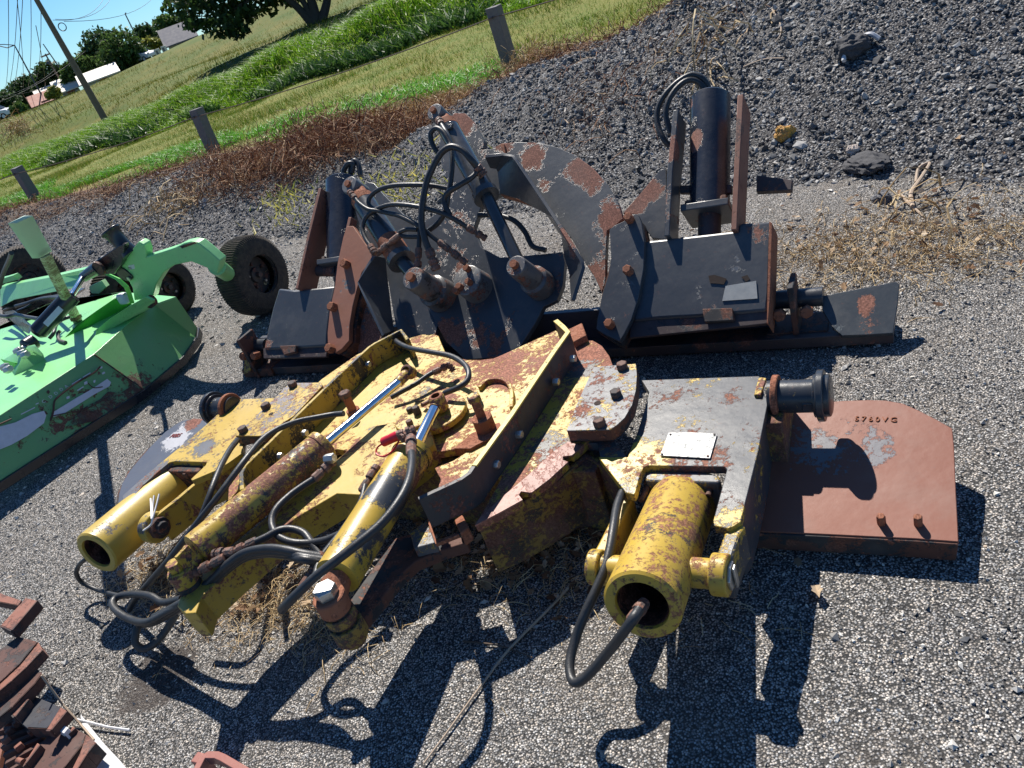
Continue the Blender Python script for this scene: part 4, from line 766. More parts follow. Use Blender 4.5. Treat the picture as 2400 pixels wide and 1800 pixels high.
tL_, uL = bigtube(YP('D4', 895, 905, -.11), YP('D4', 345, 1375, -.06), .088, .060, m_ytubel, 'smooth yellow sleeve tube with a dark open end, left')
fR = obj('tube_flange', MB().plate(YF, 'D6', [(640, 612), (780, 612), (930, 618), (972, 632), (985, 655), (972, 668), (630, 657), (622, 640)], -.02, .17), m_yclamp, Y, .006)
for a, b in (((650, 668), (608, 752)), ((938, 682), (925, 730))): obj('flange_bolt', MB().cyl(YP('D6', *a, -.045), YP('D6', *b, -.05), .009, seg=12).hex(YP('D6', *a, -.045), YP('D6', *b, -.05) - YP('D6', *a, -.045), .016, .014), m_bolt, fR, .001)
fL = obj('tube_flange', MB().plate(YF, 'D4', [(765, 828), (825, 796), (1032, 796), (1022, 830), (1000, 848), (760, 842)], -.02, .15), m_rustd, Y, .006)
obj('flange_bolt', MB().cyl(YP('D4', 775, 846, -.03), YP('D4', 650, 928, -.03), .0075, seg=12), m_bolt, fL); obj('flange_bolt', MB().hex(YP('D4', 945, 856, -.04), BX * -1, .016, .02), m_bolt, fL, .001)
# ears
eR = obj('trunnion_ear', MB().wall(YF.pts('D6', [(1066, 860), (1040, 900), (1010, 985), (985, 1060)], -.012), YF.n * -.11, .038), m_yarm, Y, .006)
pe_ = YP('D6', 985, 1100, -.035); obj('ear_end', MB().lathe(pe_ - AX * .02, AX, [(0, .05), (.04, .05)], 30), m_ytube, eR, .004); obj('keeper', MB().lathe(pe_ + AX * .02, AX, [(0, .034), (.008, .034)], 6).box(pe_ + AX * .034, AX, ZX, BX, .006, .06, .018), m_zinc, eR, .002)
obj('trunnion', MB().cyl(pe_ - AX * .02, pe_ - AX * .10, .036), m_ytube, eR)
eR2 = obj('trunnion_ear', MB().wall(YF.pts('D6', [(548, 725), (490, 840), (430, 960), (385, 1040)], -.045), YF.n * -.09, .032), m_ytube, Y, .006)
pe2 = YP('D6', 400, 1065, -.035); obj('ear_end', MB().lathe(pe2 - AX * .016, AX, [(0, .045), (.032, .045)], 28), m_ytube, eR2, .004); obj('trunnion', MB().cyl(pe2, pe2 + AX * .10, .034), m_ytube, eR2)
pe3 = YP('D4', 735, 1205, -.07); eL = obj('trunnion_ear', MB().lathe(pe3, AX, [(-.03, .058), (.012, .058)], 30), m_ytubel, Y, .005); obj('nut', MB().lathe(pe3 + AX * .012, AX, [(0, .042), (.02, .040), (.022, .026), (.036, .024)], 9), m_rustd, eL, .002)
for L in ([(755, 990, .31), (735, 1070, .29), (712, 1150, .27), (700, 1190, .25), (650, 1228, .22)], [(722, 1000, .3), (712, 1080, .28), (708, 1150, .27)], [(700, 1020, .29), (704, 1090, .28), (706, 1150, .27)]): obj('cable_tie', MB().spline([PY('D4', *q) for q in L], .0035, 6, 5), m_wht, eL)
# pin bosses at the back
def boss(a, b, lab, flip=1):
    p, q = a, b; u = (q - p).normalized(); L = (q - p).length
    o = obj('hinge_boss', MB().cyl(p, q, .048, seg=40), m_yblack, Y, label=lab); obj('flange_ring', MB().lathe(p + u * .012, u, [(0, .064), (.018, .064)], 36), m_rust, o, .003)
    obj('flange_ring', MB().lathe(p + u * (L * .86), u, [(0, .074), (.02, .074)], 36), m_yblack, o, .003); obj('end_cap', MB().lathe(p + u * L, u, [(-.03, .062), (.012, .060), (.016, .05)], 36), m_yblack, o, .002); return o
b1_ = YP('D6', 1212, 262, -.005); boss(b1_, b1_ + AX * (YP('D6', 1470, 285, -.005) - b1_).length, 'black hinge boss behind the right arm')
b2_ = YP('D4', 1240, 430, -.005); boss(b2_, b2_ - AX * (YP('D4', 1075, 462, -.005) - b2_).length, 'black hinge boss behind the left arm')
obj('grease_block', MB().box(b1_ + AX * .105 + Vector((-.02, -.04, -.005)), AX, BX, ZX, .03, .012, .03), m_yblack, Y, .003)
# under frame carrying the plates
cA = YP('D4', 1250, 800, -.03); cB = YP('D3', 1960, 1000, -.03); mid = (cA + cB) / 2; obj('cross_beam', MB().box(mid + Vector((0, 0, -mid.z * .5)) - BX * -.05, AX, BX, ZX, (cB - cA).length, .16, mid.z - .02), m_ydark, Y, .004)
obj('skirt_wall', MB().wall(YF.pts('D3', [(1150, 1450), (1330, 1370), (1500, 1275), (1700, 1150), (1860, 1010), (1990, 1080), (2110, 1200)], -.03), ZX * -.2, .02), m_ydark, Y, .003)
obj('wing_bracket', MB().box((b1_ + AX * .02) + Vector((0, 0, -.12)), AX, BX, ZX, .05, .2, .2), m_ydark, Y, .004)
# hydraulic rams
def ram(p_near, p_far, r, rod_end, rr, bm_, lab):
    u = (p_far - p_near).normalized(); L = (p_far - p_near).length
    o = obj('ram_barrel', MB().lathe(p_near, u, [(0, r * .86), (.004, r), (L - .03, r), (L - .03, r * 1.05), (L - .004, r * 1.05), (L, r * .98), (L, rr * 1.15)], 48), bm_, Y, label=lab)
    obj('piston_rod', MB().cyl(p_far - u * .01, rod_end, rr, seg=40), m_chrome, o); return o, u
rL, uA = ram(YP('D4', 990, 1362, .10), YP('D4', 1825, 672, .10), .056, YP('F3', 752, 138, .10), .0165, m_ycylL, 'long ram with speckled barrel and chrome rod, left')
rR, uB = ram(YP('D5', 800, 1115, .07), YP('D5', 1300, 300, .07), .062, YP('F3', 1012, 345, .07), .0195, m_ycylR, 'shorter ram with yellow and black barrel, right')
ea = YP('F3', 820, 70, .10); axL = Vector((-.25, -.62, .74)); obj('rod_eye', MB().ring(ea, axL, .024, .0145, .045, 28), m_bolty, rL, ang=50); obj('rod_collar', MB().cyl(YP('F3', 752, 138, .10) - uA * .01, ea - uA * .012, .019, .021), m_bolty, rL)
obj('eye_bushing', MB().ring(ea + axL.normalized() * .002, axL, .0235, .0145, .048, 28), m_rustd, rL, ang=50)
eb = YP('F3', 1040, 300, .07); obj('rod_eye', MB().ring(eb, ZX, .0285, .016, .06, 30), m_bolty, rR, ang=50); obj('rod_collar', MB().cyl(YP('F3', 1012, 345, .07), eb, .022), m_bolty, rR); obj('eye_bushing', MB().ring(eb + ZX * .0015, ZX, .026, .016, .062, 30), m_rust, rR, ang=50)
# near lugs
def lug(c, x, y, ztop, items, par):
    p = P(c, x, y, ztop); first = None
    for (dz, r1, h, mt, nm, seg) in items:
        q = p - ZX * dz; mb = MB().lathe(q - ZX * h, ZX, [(0, r1 * .97), (.003, r1), (h - .003, r1), (h, r1 * .95)], seg, rot=.4); o = obj(nm, mb, mt, par, .0015, ang=30)
    return p
lg = lug('D5', 712, 1180, .405, [(0, .032, .028, m_zinc, 'bolt_head', 6), (.028, .043, .006, m_rust, 'washer', 28), (.032, .043, .05, m_rust, 'lug_collar', 28), (.082, .036, .010, m_rustd, 'shim', 28), (.092, .043, .03, m_ydark, 'lug_ring', 28), (.122, .036, .012, m_rustd, 'shim', 28), (.134, .046, .055, m_ydark, 'lug_ring', 28), (.190, .032, .02, m_ydark, 'pin_end', 24)], rR)
obj('ram_clevis', MB().cyl(lg - ZX * .06, YP('D5', 800, 1115, .07), .034, .04), m_rust, rR)
lg2 = lug('D4', 842, 1432, .43, [(0, .025, .028, m_bolty, 'bolt_head', 6), (.028, .034, .006, m_bolty, 'washer', 28), (.034, .037, .05, m_bolty, 'lug_collar', 28), (.084, .036, .08, m_rustd, 'pin_end', 24)], rL)
obj('ram_clevis', MB().cyl(lg2 - ZX * .055, YP('D4', 990, 1362, .10), .033, .038), m_bolty, rL); obj('lock_tab', MB().box(lg2 + Vector((.035, .01, -.005)), AX, BX, ZX, .012, .05, .05), m_bolty, rL, .002)
# arm under the right ram and its clip
obj('lower_arm', MB().plate(YF, 'D5', [(790, 1400), (1000, 1100), (1180, 860), (1290, 830), (1400, 930), (1450, 890), (1640, 845), (1642, 890), (1480, 940), (1310, 1010), (1215, 1095), (1080, 1260), (930, 1440), (850, 1470)], -.07, .04), m_rustd, Y, .004)
cb = obj('clip_block', MB().plate(YF, 'D5', [(1272, 820), (1385, 745), (1440, 890), (1300, 928)], -.035, .04), m_yclamp, Y, .004); obj('clip_block', MB().plate(YF, 'D5', [(1560, 742), (1612, 706), (1655, 790), (1600, 832)], -.02, .05), m_rust, Y, .004)
obj('clip_strap', MB().plate(YF, 'D5', [(1385, 740), (1395, 735), (1445, 880), (1580, 825), (1590, 838), (1440, 898)], -.03, .012), m_rust, cb)
# hoses
hr = .0105
hose(Y, 'D3', [(625, 262, .06), (645, 285, .075), (720, 320, .09), (850, 345, .10), (980, 370, .10), (1062, 415, .10), (1100, 470, .10), (1092, 530, .09), (1035, 575, .08), (945, 612, .06)], hr, fr=YF)
h_, q = hose(Y, 'D3', [(905, 460, .05), (840, 495, .05), (770, 545, .045), (690, 590, .04), (600, 640, .03)], .0095, fr=YF); fitting(h_, YP('D3', 870, 480, .05), YP('D3', 985, 425, .055), .013); fitting(h_, YP('D3', 975, 430, .055), YP('D3', 1005, 470, .03), .012)
hose(Y, 'D4', [(1950, 468, .37), (1880, 475, .37), (1780, 493, .38), (1650, 520, .40), (1520, 570, .42), (1420, 640, .43), (1330, 745, .44), (1240, 865, .43), (1110, 1040, .40), (965, 1225, .34), (830, 1400, .26), (700, 1550, .17), (600, 1668, .08), (560, 1740, .03)], hr)
hose(Y, 'D4', [(1262, 640, .33), (1215, 700, .36), (1160, 800, .38), (1110, 920, .38), (1070, 1030, .36), (1010, 1170, .32), (900, 1320, .26)], hr)
h_, q = hose(Y, 'D4', [(1765, 888, .37), (1690, 935, .37), (1600, 1000, .37), (1515, 1085, .37), (1485, 1170, .36), (1515, 1250, .35), (1610, 1300, .34), (1740, 1305, .33), (1870, 1275, .34), (2050, 1180, .36), (2110, 1090, .37)], .0115); fitting(h_, PY('D4', 1755, 895, .37), PY('D4', 1885, 775, .38), .0155); fitting(h_, PY('D5', 960, 560, .36), PY('D5', 1062, 395, .38), .014)
obj('hose_elbow', MB().hex(YP('D4', 1835, 765, .14), Vector((.8, -.4, .1)), .017, .035), m_zinc, rL, .002)
h_, q = hose(Y, 'D4', [(1380, 1300, .36), (1450, 1268, .36), (1530, 1225, .36), (1610, 1215, .35), (1690, 1240, .34), (1740, 1300, .33), (1800, 1385, .31)], .0115); fitting(h_, PY('D4', 1390, 1292, .36), PY('D4', 1225, 1372, .35), .0145); fitting(h_, PY('D4', 1240, 1365, .35), PY('D4', 1110, 1380, .35), .016); fitting(h_, PY('D4', 1180, 1400, .35), PY('D4', 985, 1500, .33), .0145)
for i, (dx, dy, dz) in enumerate(((0, 0, 0), (12, 22, -.015), (-6, 34, -.03))):
    hose(Y, 'D7', [(2080 + dx, 290 + dy, .34), (1960, 270 + dy, .36), (1850 + dx, 245 + dy, .37 + dz), (1730, 235 + dy, .37 + dz), (1590, 262 + dy, .36 + dz), (1480, 335 + dy, .34 + dz), (1380 + dx, 430 + dy, .30 + dz), (1250, 540 + dy, .25 + dz), (1100 + dx, 630 + dy, .19 + dz), (1000, 680 + dy, .15 + dz), (900, 715 + dy * .5, .12 + dz)][:(11 if i else 10)], .0125)
hose(Y, 'D7', [(1250, 560, .24), (1100, 640, .19), (960, 710, .15), (860, 700, .13), (765, 650, .13), (728, 590, .13), (775, 545, .13), (880, 532, .14), (980, 545, .15), (1060, 585, .15), (1180, 560, .18)], .0125)
hose(Y, 'D7', [(900, 725, .10), (882, 780, .09), (878, 850, .07), (925, 885, .05), (985, 862, .05), (1050, 800, .06), (1100, 730, .08), (1150, 650, .12)], .0125, m_hose2)
h_, q = hose(Y, 'D5', [(1283, 300, .43), (1288, 360, .44), (1270, 480, .45), (1210, 610, .45), (1090, 765, .44), (900, 925, .43), (700, 1080, .41), (560, 1205, .38), (480, 1285, .35), (445, 1325, .32)], .0125); fitting(h_, PY('D5', 1283, 320, .43), PY('D5', 1280, 180, .41), .016); fitting(h_, PY('D5', 1290, 185, .41), PY('D5', 1215, 215, .42), .014)
h_, q = hose(Y, 'D5', [(660, 1110, .34), (700, 990, .34), (830, 820, .35), (950, 640, .36), (985, 520, .37)], .010); fitting(h_, PY('D5', 575, 1190, .31), PY('D5', 720, 960, .34), .015)
hose(Y, 'D7', [(600, 275, .17), (555, 305, .165), (512, 345, .14), (495, 400, .11), (530, 455, .07), (620, 500, .04), (740, 535, .035), (830, 548, .05)], .0085)
h_, q = hose(Y, 'D6', [(520, 712, .24), (495, 780, .25), (478, 880, .26), (455, 1010, .25), (410, 1140, .23), (350, 1270, .20), (300, 1400, .16), (272, 1520, .14), (290, 1605, .135), (350, 1580, .15), (440, 1480, .20), (515, 1385, .26), (570, 1310, .30), (600, 1265, .30)], .012); fitting(h_, PY('D6', 560, 1320, .295), PY('D6', 625, 1230, .28), .014)
obj('dust_cap', MB().cyl(PY('D3', 548, 930, .40), PY('D3', 652, 882, .42), .0155, seg=18), m_red, rR, .002); obj('cap_cord', MB().spline([PY('D3', *q) for q in [(550, 935, .40), (510, 965, .39), (505, 1005, .38), (550, 1022, .38), (610, 985, .39), (655, 910, .41), (665, 875, .42)]], .003, 6), m_red, rR); fitting(rR, PY('D3', 640, 890, .42), PY('D3', 755, 850, .42), .017)
h_, q = hose(Y, 'D3', [(800, 690, .065), (830, 675, .06), (860, 655, .06)], .008, m_fit, YF, 'steel_elbow'); obj('elbow_nut', MB().hex(YP('D3', 772, 745, .045), YF.n, .014, .03), m_bolt, h_)
# ============================================================ BLACK MACHINE (behind)
BP = lambda c, x, y, h=0.0: BF.pt(c, x, y, h)
B = thing('plow_attachment', P('S', 1300, 830, 0), 'black painted hydraulic plow hitch with peeling rust, propped up behind the yellow one', 'plow attachment')
BK = (.055, .062, .072)
def bw(name, ar, spots=(), sc=3.2, rough=.36, au=.33, col_=BK): return worn(name, col_, tuple(min(1, c * 1.7) for c in col_), (.27, .105, .065), au, ar + .05, 7, sc, speck=.5, rough=rough, spots=spots, spec=.6)
m_bk = bw('black_paint', .38, [(BP('D1', 650, 1350), .25, 0, .06), (BP('D1', 560, 250), .12, 0, .2)])
m_bcr = bw('crescent_paint', .27, [(BP('D1', 1150, 500), .12, 0, .30), (BP('D1', 1500, 650), .17, 0, .33), (BP('D1', 1620, 790), .12, 0, .3), (BP('D1', 1120, 640), .12, 0, .25), (BP('D1', 1220, 760), .09, 0, .28), (BP('D1', 1700, 980), .12, 0, .33), (BP('D1', 880, 440), .12, 0, .35), (BP('D1', 1400, 900), .22, 0, -.15), (BP('D1', 1600, 1500), .16, 0, .28)], 4.2, col_=(.095, .10, .105))
m_barm = bw('arm_paint', .18, [(BP('D2', 1190, 380), .10, 0, .55), (BP('D2', 1080, 590), .10, .2, .36), (BP('D2', 940, 620), .07, .1, .42), (BP('D2', 920, 800), .10, 0, .45), (BP('D2', 700, 550), .28, 0, -.15), (BP('D2', 1215, 640), .07, 0, .4)], 4.0)
m_barml = bw('left_arm_paint', .20, [(BP('F6', 230, 420), .13, 0, .38), (BP('F6', 370, 370), .05, 0, .3), (BP('F6', 550, 390), .05, 0, .3), (BP('F6', 545, 180), .06, 0, .25), (BP('F6', 240, 480), .12, 0, .3)], 4.5)
m_bfl = worn('rust_flange', (.30, .12, .072), (.09, .10, .115), (.20, .08, .05), .36, .25, 4.5, 9, speck=.3, rough=.6, spots=[(BP('C5', 900, 510), .09, .42, -.2), (BP('C5', 870, 700), .08, .3, 0), (BP('C5', 840, 900), .10, .35, -.2)])
m_bfr = bw('flange_paint', .22, [(BP('D2', 400, 780), .07, 0, .4), (BP('D2', 415, 640), .06, 0, .35), (BP('D2', 330, 400), .10, 0, .15), (BP('D2', 300, 650), .10, 0, .35), (BP('D2', 380, 480), .15, 0, -.12)], 4.0)
m_bcyl = bw('ram_paint', .22, [(BP('D1', 640, 700, .2), .08, 0, .2)], 5, .25, col_=(.05, .056, .065))
m_btube = worn('sleeve_black', (.022, .028, .042), (.04, .046, .055), (.24, .10, .07), .4, .24, 8, 3.5, speck=.3, rough=.28, spots=[(BP('F4', 590, 380, .02), .085, 0, .5), (BP('F4', 545, 170, 0), .05, 0, .45)], spec=.6)
m_brail = worn('rail_rust', (.06, .04, .04), (.02, .022, .03), (.17, .065, .042), .45, .42, 5, 6, rough=.6)
# centre body, drawn as one plate with its post
cpl = [(430, 330), (520, 205), (600, 208), (650, 255), (700, 335), (745, 410), (735, 465), (700, 476), (792, 474), (845, 600), (868, 800), (780, 850), (715, 905), (690, 985), (662, 1062), (720, 1200), (860, 1275), (1040, 1262), (1320, 1235), (1338, 1310), (1322, 1480), (1280, 1590), (1180, 1640), (1120, 1760), (960, 2010), (600, 2030), (460, 1900), (300, 1600), (235, 1300), (240, 1050), (420, 930), (505, 760), (440, 640), (405, 480)]
obj('body_plate', MB().plate(BF, 'D1', cpl, 0, .03), m_bk, B, .002)
obj('body_plate', MB().plate(BF, 'C5', [(1000, 75), (1040, 80), (1110, 160), (1250, 300), (1340, 400), (1480, 560), (1560, 700), (1480, 900), (1430, 1100), (1250, 1120), (1180, 1000), (1130, 700), (1000, 500), (930, 300), (900, 150)], -.02, .03), m_bk, B, .002, label='left body plate behind the short ram')
crs = [(875, 430), (1000, 420), (1130, 425), (1210, 438), (1290, 460), (1420, 520), (1550, 615), (1650, 730), (1730, 860), (1770, 985), (1700, 1050), (1652, 1075), (1640, 1300), (1640, 1450), (1612, 1535), (1560, 1420), (1480, 1300), (1400, 1150), (1260, 965), (1100, 725), (1010, 575), (958, 522), (880, 502), (795, 530), (788, 475)]
obj('crescent_plate', MB().plate(BF, 'D1', crs, .03, .028), m_bcr, B, .002)
obj('crescent_rib', MB().plate(BF, 'D1', [(860, 432), (885, 430), (902, 500), (885, 505)], .05, .02), m_rust, B, .002)
obj('neck_plate', MB().plate(BF, 'D2', [(392, 245), (500, 125), (606, -5), (640, -15), (650, 395), (560, 388), (500, 300), (470, 252)], 0, .025), bw('neck_paint', .22, [(BP('D2', 540, 110), .13, 0, .5), (BP('D2', 440, 220), .08, 0, .4)]), B, .002)
fl = obj('flange_plate', MB().plate(BF, 'D2', [(478, 250), (500, 300), (516, 400), (512, 560), (482, 730), (440, 860), (400, 940), (372, 985), (345, 972), (290, 945), (240, 912), (245, 860), (272, 720), (310, 600), (325, 500), (320, 420), (315, 340), (345, 315), (400, 290), (430, 255)], .07, .028), m_bfr, B, .002)
obj('flange_backing', MB().plate(BF, 'D2', [(470, 262), (508, 300), (530, 400), (525, 560), (496, 730), (455, 860), (412, 950), (384, 1005), (345, 990), (250, 930), (270, 720), (330, 500), (330, 340)], .038, .06), m_rustd, fl, .002)
bolts(BF, 'D2', [(437, 285), (432, 585), (326, 892)], .07, .020, .04, m_rust, B, name='flange_bolt')
fl2 = obj('flange_plate', MB().plate(BF, 'C5', [(866, 360), (905, 358), (960, 440), (1005, 500), (1045, 560), (1000, 612), (962, 660), (932, 760), (902, 880), (882, 1000), (880, 1100), (832, 1155), (790, 1182), (742, 1140), (740, 1050), (755, 900), (788, 750), (805, 600), (842, 430)], .09, .028), m_bfl, B, .002)
obj('flange_backing', MB().plate(BF, 'C5', [(890, 400), (1040, 580), (1000, 650), (975, 760), (950, 880), (925, 1000), (920, 1110), (840, 1200), (790, 1150), (800, 750)], .055, .06), m_rustd, fl2, .002)
bolts(BF, 'C5', [(868, 612), (785, 890), (770, 1158)], .09, .024, .035, m_rust, B, name='flange_bolt')
# arm boxes
def armbox(c, L, low, mat, lab):
    o = obj('arm_box', MB().plate(BF, c, L, .045, .10), mat, B, .012, label=lab); f = BF.pts(c, low, .035); obj('arm_underside', MB().prism(f, BF.n * -.02 + ZX * -.0), m_brail, o, .003); return o
aR = armbox('D2', [(565, 398), (1050, 345), (1052, 314), (1080, 300), (1248, 290), (1246, 500), (1238, 700), (1226, 808), (1020, 825), (830, 840), (600, 852), (450, 870), (470, 700), (505, 520), (515, 405)], [(440, 860), (1228, 800), (1236, 880), (430, 965)], m_barm, 'right arm box, lit grey, with rust holes')
obj('end_plate', MB().plate(BF, 'D2', [(1236, 292), (1252, 300), (1240, 720), (1228, 880), (1222, 880), (1226, 700)], .05, .12), m_rust, aR, .001)
obj('maker_plate', MB().plate(BF, 'D2', [(984, 664), (1160, 634), (1168, 736), (965, 750)], .049, .003), plain('grey_tin', (.34, .35, .34), .5, .3, .1, 40), aR)
obj('step_pocket', MB().plate(BF, 'D2', [(850, 795), (1022, 790), (1032, 862), (862, 872)], .06, .02), m_rustd, aR, .003); 
k = NB('hole_edge'); m_hole2 = m_hole
obj('rust_hole', MB().plate(BF, 'D2', [(885, 605), (920, 600), (960, 612), (990, 622), (975, 655), (935, 650), (895, 648)], .0485, .002), m_hole, aR); obj('rust_hole', MB().plate(BF, 'D2', [(1075, 612), (1110, 600), (1125, 625), (1100, 640)], .0485, .002), m_hole, aR)
aL = armbox('F6', [(290, 70), (395, 82), (500, 72), (662, 55), (635, 200), (615, 350), (610, 456), (400, 468), (190, 478), (215, 350), (250, 200)], [(188, 470), (612, 448), (605, 525), (190, 535)], m_barml, 'left arm box with rust spots')
obj('step_pocket', MB().plate(BF, 'F6', [(295, 452), (400, 447), (402, 492), (325, 512)], .06, .02), m_rustd, aL, .003)
# bottom rail: front edge measured, runs the whole width
r0 = P('S', 575, 866, .055); r1 = P('S', 2093, 780, .055); ru = (r1 - r0).normalized(); rb = Vector((-ru.y, ru.x, 0)); rb = rb if rb.y > 0 else -rb
obj('bottom_rail', MB().prism([r0, r1, r1 + rb * .16, r0 + rb * .16], ZX * -.045), m_brail, B, .003)
q0 = P('D2', 1250, 990, .055); q0 = r0 + ru * ((q0 - r0).dot(ru)); obj('rail_web', MB().prism([r0 + ru * .12 + rb * .09, q0 + rb * .09, q0 + rb * .12, r0 + ru * .12 + rb * .12], ZX * .14), worn('web_blue_black', (.02, .025, .045), (.03, .03, .035), (.16, .06, .04), .4, .3, 5, rough=.35), B, .003)
WB = Frame(P('D2', 1950, 932, .065), AX, tilt(33)); wb = obj('side_wing', MB().plate(WB, 'D2', [(1545, 720), (1620, 706), (1700, 690), (1850, 662), (1968, 638), (1984, 655), (1976, 760), (1962, 850), (1950, 935), (1800, 945), (1655, 950), (1600, 900), (1540, 800)], 0, .022), worn('wing_black', (.055, .065, .075), (.12, .14, .15), (.27, .11, .07), .35, .26, 9, 5, speck=.8, rough=.35, spots=[(P('D2', 1800, 705, .17), .05, 0, .4), (P('D2', 1800, 765, .14), .055, 0, .4), (P('D2', 1850, 920, .07), .12, 0, .2)]), B, .002)
def hinge(x0, pc, s=1):
    o = MB()
def endhinge(c, fin, tubeL, bl, lab):
    f0 = P(c, fin[0], fin[1], .13); o = obj('hinge_fin', MB().box(f0, AX, BX, ZX, .022, .12, .25), m_rustd, B, .004, label=lab)
    a, b = P(c, *tubeL[0], .16), P(c, *tubeL[1], .16); u_ = AX * (1 if (b - a).dot(AX) > 0 else -1); obj('hinge_tube', MB().cyl(a + BX * .03, a + BX * .03 + u_ * (b - a).length, .036), m_yblack, o, .002)
    for x, y in bl: p = P(c, x, y, .135); obj('hinge_bolt', MB().hex(p, (-BX + ZX * .35), .024, .045), m_rust, o, .002)
    obj('hinge_base', MB().box(f0 - ZX * .095 + BX * .02, AX, BX, ZX, .22, .14, .05), m_rustd, o, .003)
endhinge('D2', (1388, 800), ((1250, 770), (1545, 748)), [(1300, 825), (1456, 806)], 'right end hinge of the rail'); endhinge('F6', (135, 505), ((62, 475), (200, 460)), [(85, 512), (158, 508)], 'left end hinge of the rail')
obj('yellow_tip', MB().prism([P('F6', 58, 525, .12), P('F6', 112, 540, .12), P('F6', 100, 625, .06), P('F6', 60, 640, .055)], BX * .02), m_bolty, B, .002)
# standing sleeves between side fins
def bfin(c, L, h, d, th, mat, lab=None): return obj('side_fin', MB().wall(BF.pts(c, L, h), BF.n * -d, th), mat, B, .003, label=lab)
m_bfin = bw('fin_paint', .40, [(BP('F4', 440, 430, .07), .08, 0, .4)]); m_finr = worn('fin_rust', (.24, .10, .065), (.10, .05, .04), (.18, .07, .045), .4, .4, 6, 9, rough=.65)
bfin('C3', [(374, 612), (358, 950), (332, 1488)], .075, .14, .022, m_finr, 'rusty edged fin right of the standing sleeve'); bfin('F4', [(466, 195), (448, 400), (432, 560), (412, 945)], .075, .12, .022, m_bfin, 'fin left of the right standing sleeve')
bfin('C5', [(690, 112), (612, 440), (540, 765)], .075, .13, .02, m_finr, 'fin left of the left standing sleeve')
bfin('C5', [(885, 300), (850, 450), (800, 700)], .06, .05, .02, m_finr)
def bsleeve(c, a, b, h, r, lab):
    p, q = BP(c, *a, h), BP(c, *b, h); u_ = (q - p).normalized(); L = (q - p).length; o = obj('sleeve_tube', MB().lathe(p, u_, [(0, r - .02), (-.001, r - .004), (.004, r), (L, r * .96), (L, r - .03), (.03, r - .03)], 56, close=True), m_btube, B, label=lab)
    obj('sleeve_plug', MB().lathe(p + u_ * .03, u_, [(0, r - .028), (.01, r - .028)], 30), m_hole, o); obj('sleeve_flange', MB().box(q + u_ * .01, AX, BF.n, u_, r * 2.3, r * 2.1, .03), m_bk, o, .004); obj('inner_rod', MB().cyl(q, q + u_ * .14, r * .55), m_brail, o)
    for s_ in (-1, 1): obj('flange_bolt', MB().hex(q + AX * s_ * r * .85 + BF.n * r * .75 + u_ * -.006, u_ * -1, .014, .02), m_bolt, o)
    return o
sR = bsleeve('F4', (672, 130), (668, 800), -.045, .083, 'tall black sleeve tube with a rust patch, right'); sL = bsleeve('C5', (835, 75), (845, 610), -.045, .09, 'tall black sleeve tube, left')
obj('rear_bar', MB().prism([BP('F4', 950, 585, -.04), BP('F4', 1160, 612, -.04), BP('F4', 1155, 672, -.04), BP('F4', 945, 682, -.04)], BF.n * -.03), m_brail, B, .003)
obj('cross_strut', MB().prism([BP('F4', 490, 645, -.02), BP('F4', 800, 640, -.02), BP('F4', 800, 690, -.02), BP('F4', 490, 690, -.02)], BF.n * -.02), m_brail, B, .002); obj('cross_strut', MB().cyl(BP('F5', 150, 745, -.02), BP('F5', 290, 745, -.02), .03), m_brail, B)
# bent inner fins
tp = BF.pts('D1', [(750, 525), (880, 510), (955, 522), (985, 560), (1110, 745), (1260, 972), (1380, 1160), (1468, 1300), (1478, 1350), (1402, 1592)], .15); bs = BF.pts('D1', [(785, 600), (835, 610), (850, 640), (870, 800), (1000, 838), (1180, 905), (1325, 1110), (1345, 1260), (1385, 1400), (1398, 1600)], .03)
obj('bent_fin', strip(tp, bs, .016), bw('bent_fin_paint', .27, [(BP('D1', 1350, 1130, .15), .12, 0, .4)]), B, .002, label='bent black fin across the opening')
obj('opening_rim', MB().wall(BF.pts('D1', arc([(870, 800), (1000, 838), (1180, 905), (1280, 1010), (1335, 1120)], 4), .02), BF.n * -.04, .012), m_rust, B)
tp = BF.pts('C5', [(1045, 548), (1000, 610), (935, 722), (1010, 880), (1100, 1068)], .15); bs = BF.pts('C5', [(1110, 560), (1120, 660), (1140, 800), (1150, 930), (1165, 1040)], .03); obj('bent_fin', strip(tp, bs, .016), bw('bent_fin2', .33), B, .002, label='bent black fin beside the rusty flange')
obj('side_plate', MB().plate(BF, 'C5', [(990, 870), (1080, 1060), (1100, 1110), (940, 1230), (940, 1000)], .02, .02), worn('mixed_plate', (.10, .11, .12), (.2, .2, .2), (.27, .11, .07), .3, .5, 6, 5, speck=.5), B)
# hub with four bolts
hb = BP('D1', 612, 1440, .10); hub = obj('hub', MB().lathe(hb, BF.n, [(-.11, .078), (-.02, .072), (-.004, .072), (0, .066)], 40), worn('hub_paint', (.16, .165, .17), (.05, .05, .055), (.26, .11, .07), .4, .4, 14, 12, speck=1.6), B, .002)
for dx, dy in ((-38, 60), (30, 5 + 20), (15, -75), (-65, 130 - 40)):
    p = BP('D1', 612 + dx, 1440 + dy, .10); obj('hub_bolt', MB().lathe(p, BF.n, [(0, .015), (.03, .015)], 14), m_rust, hub, .002)
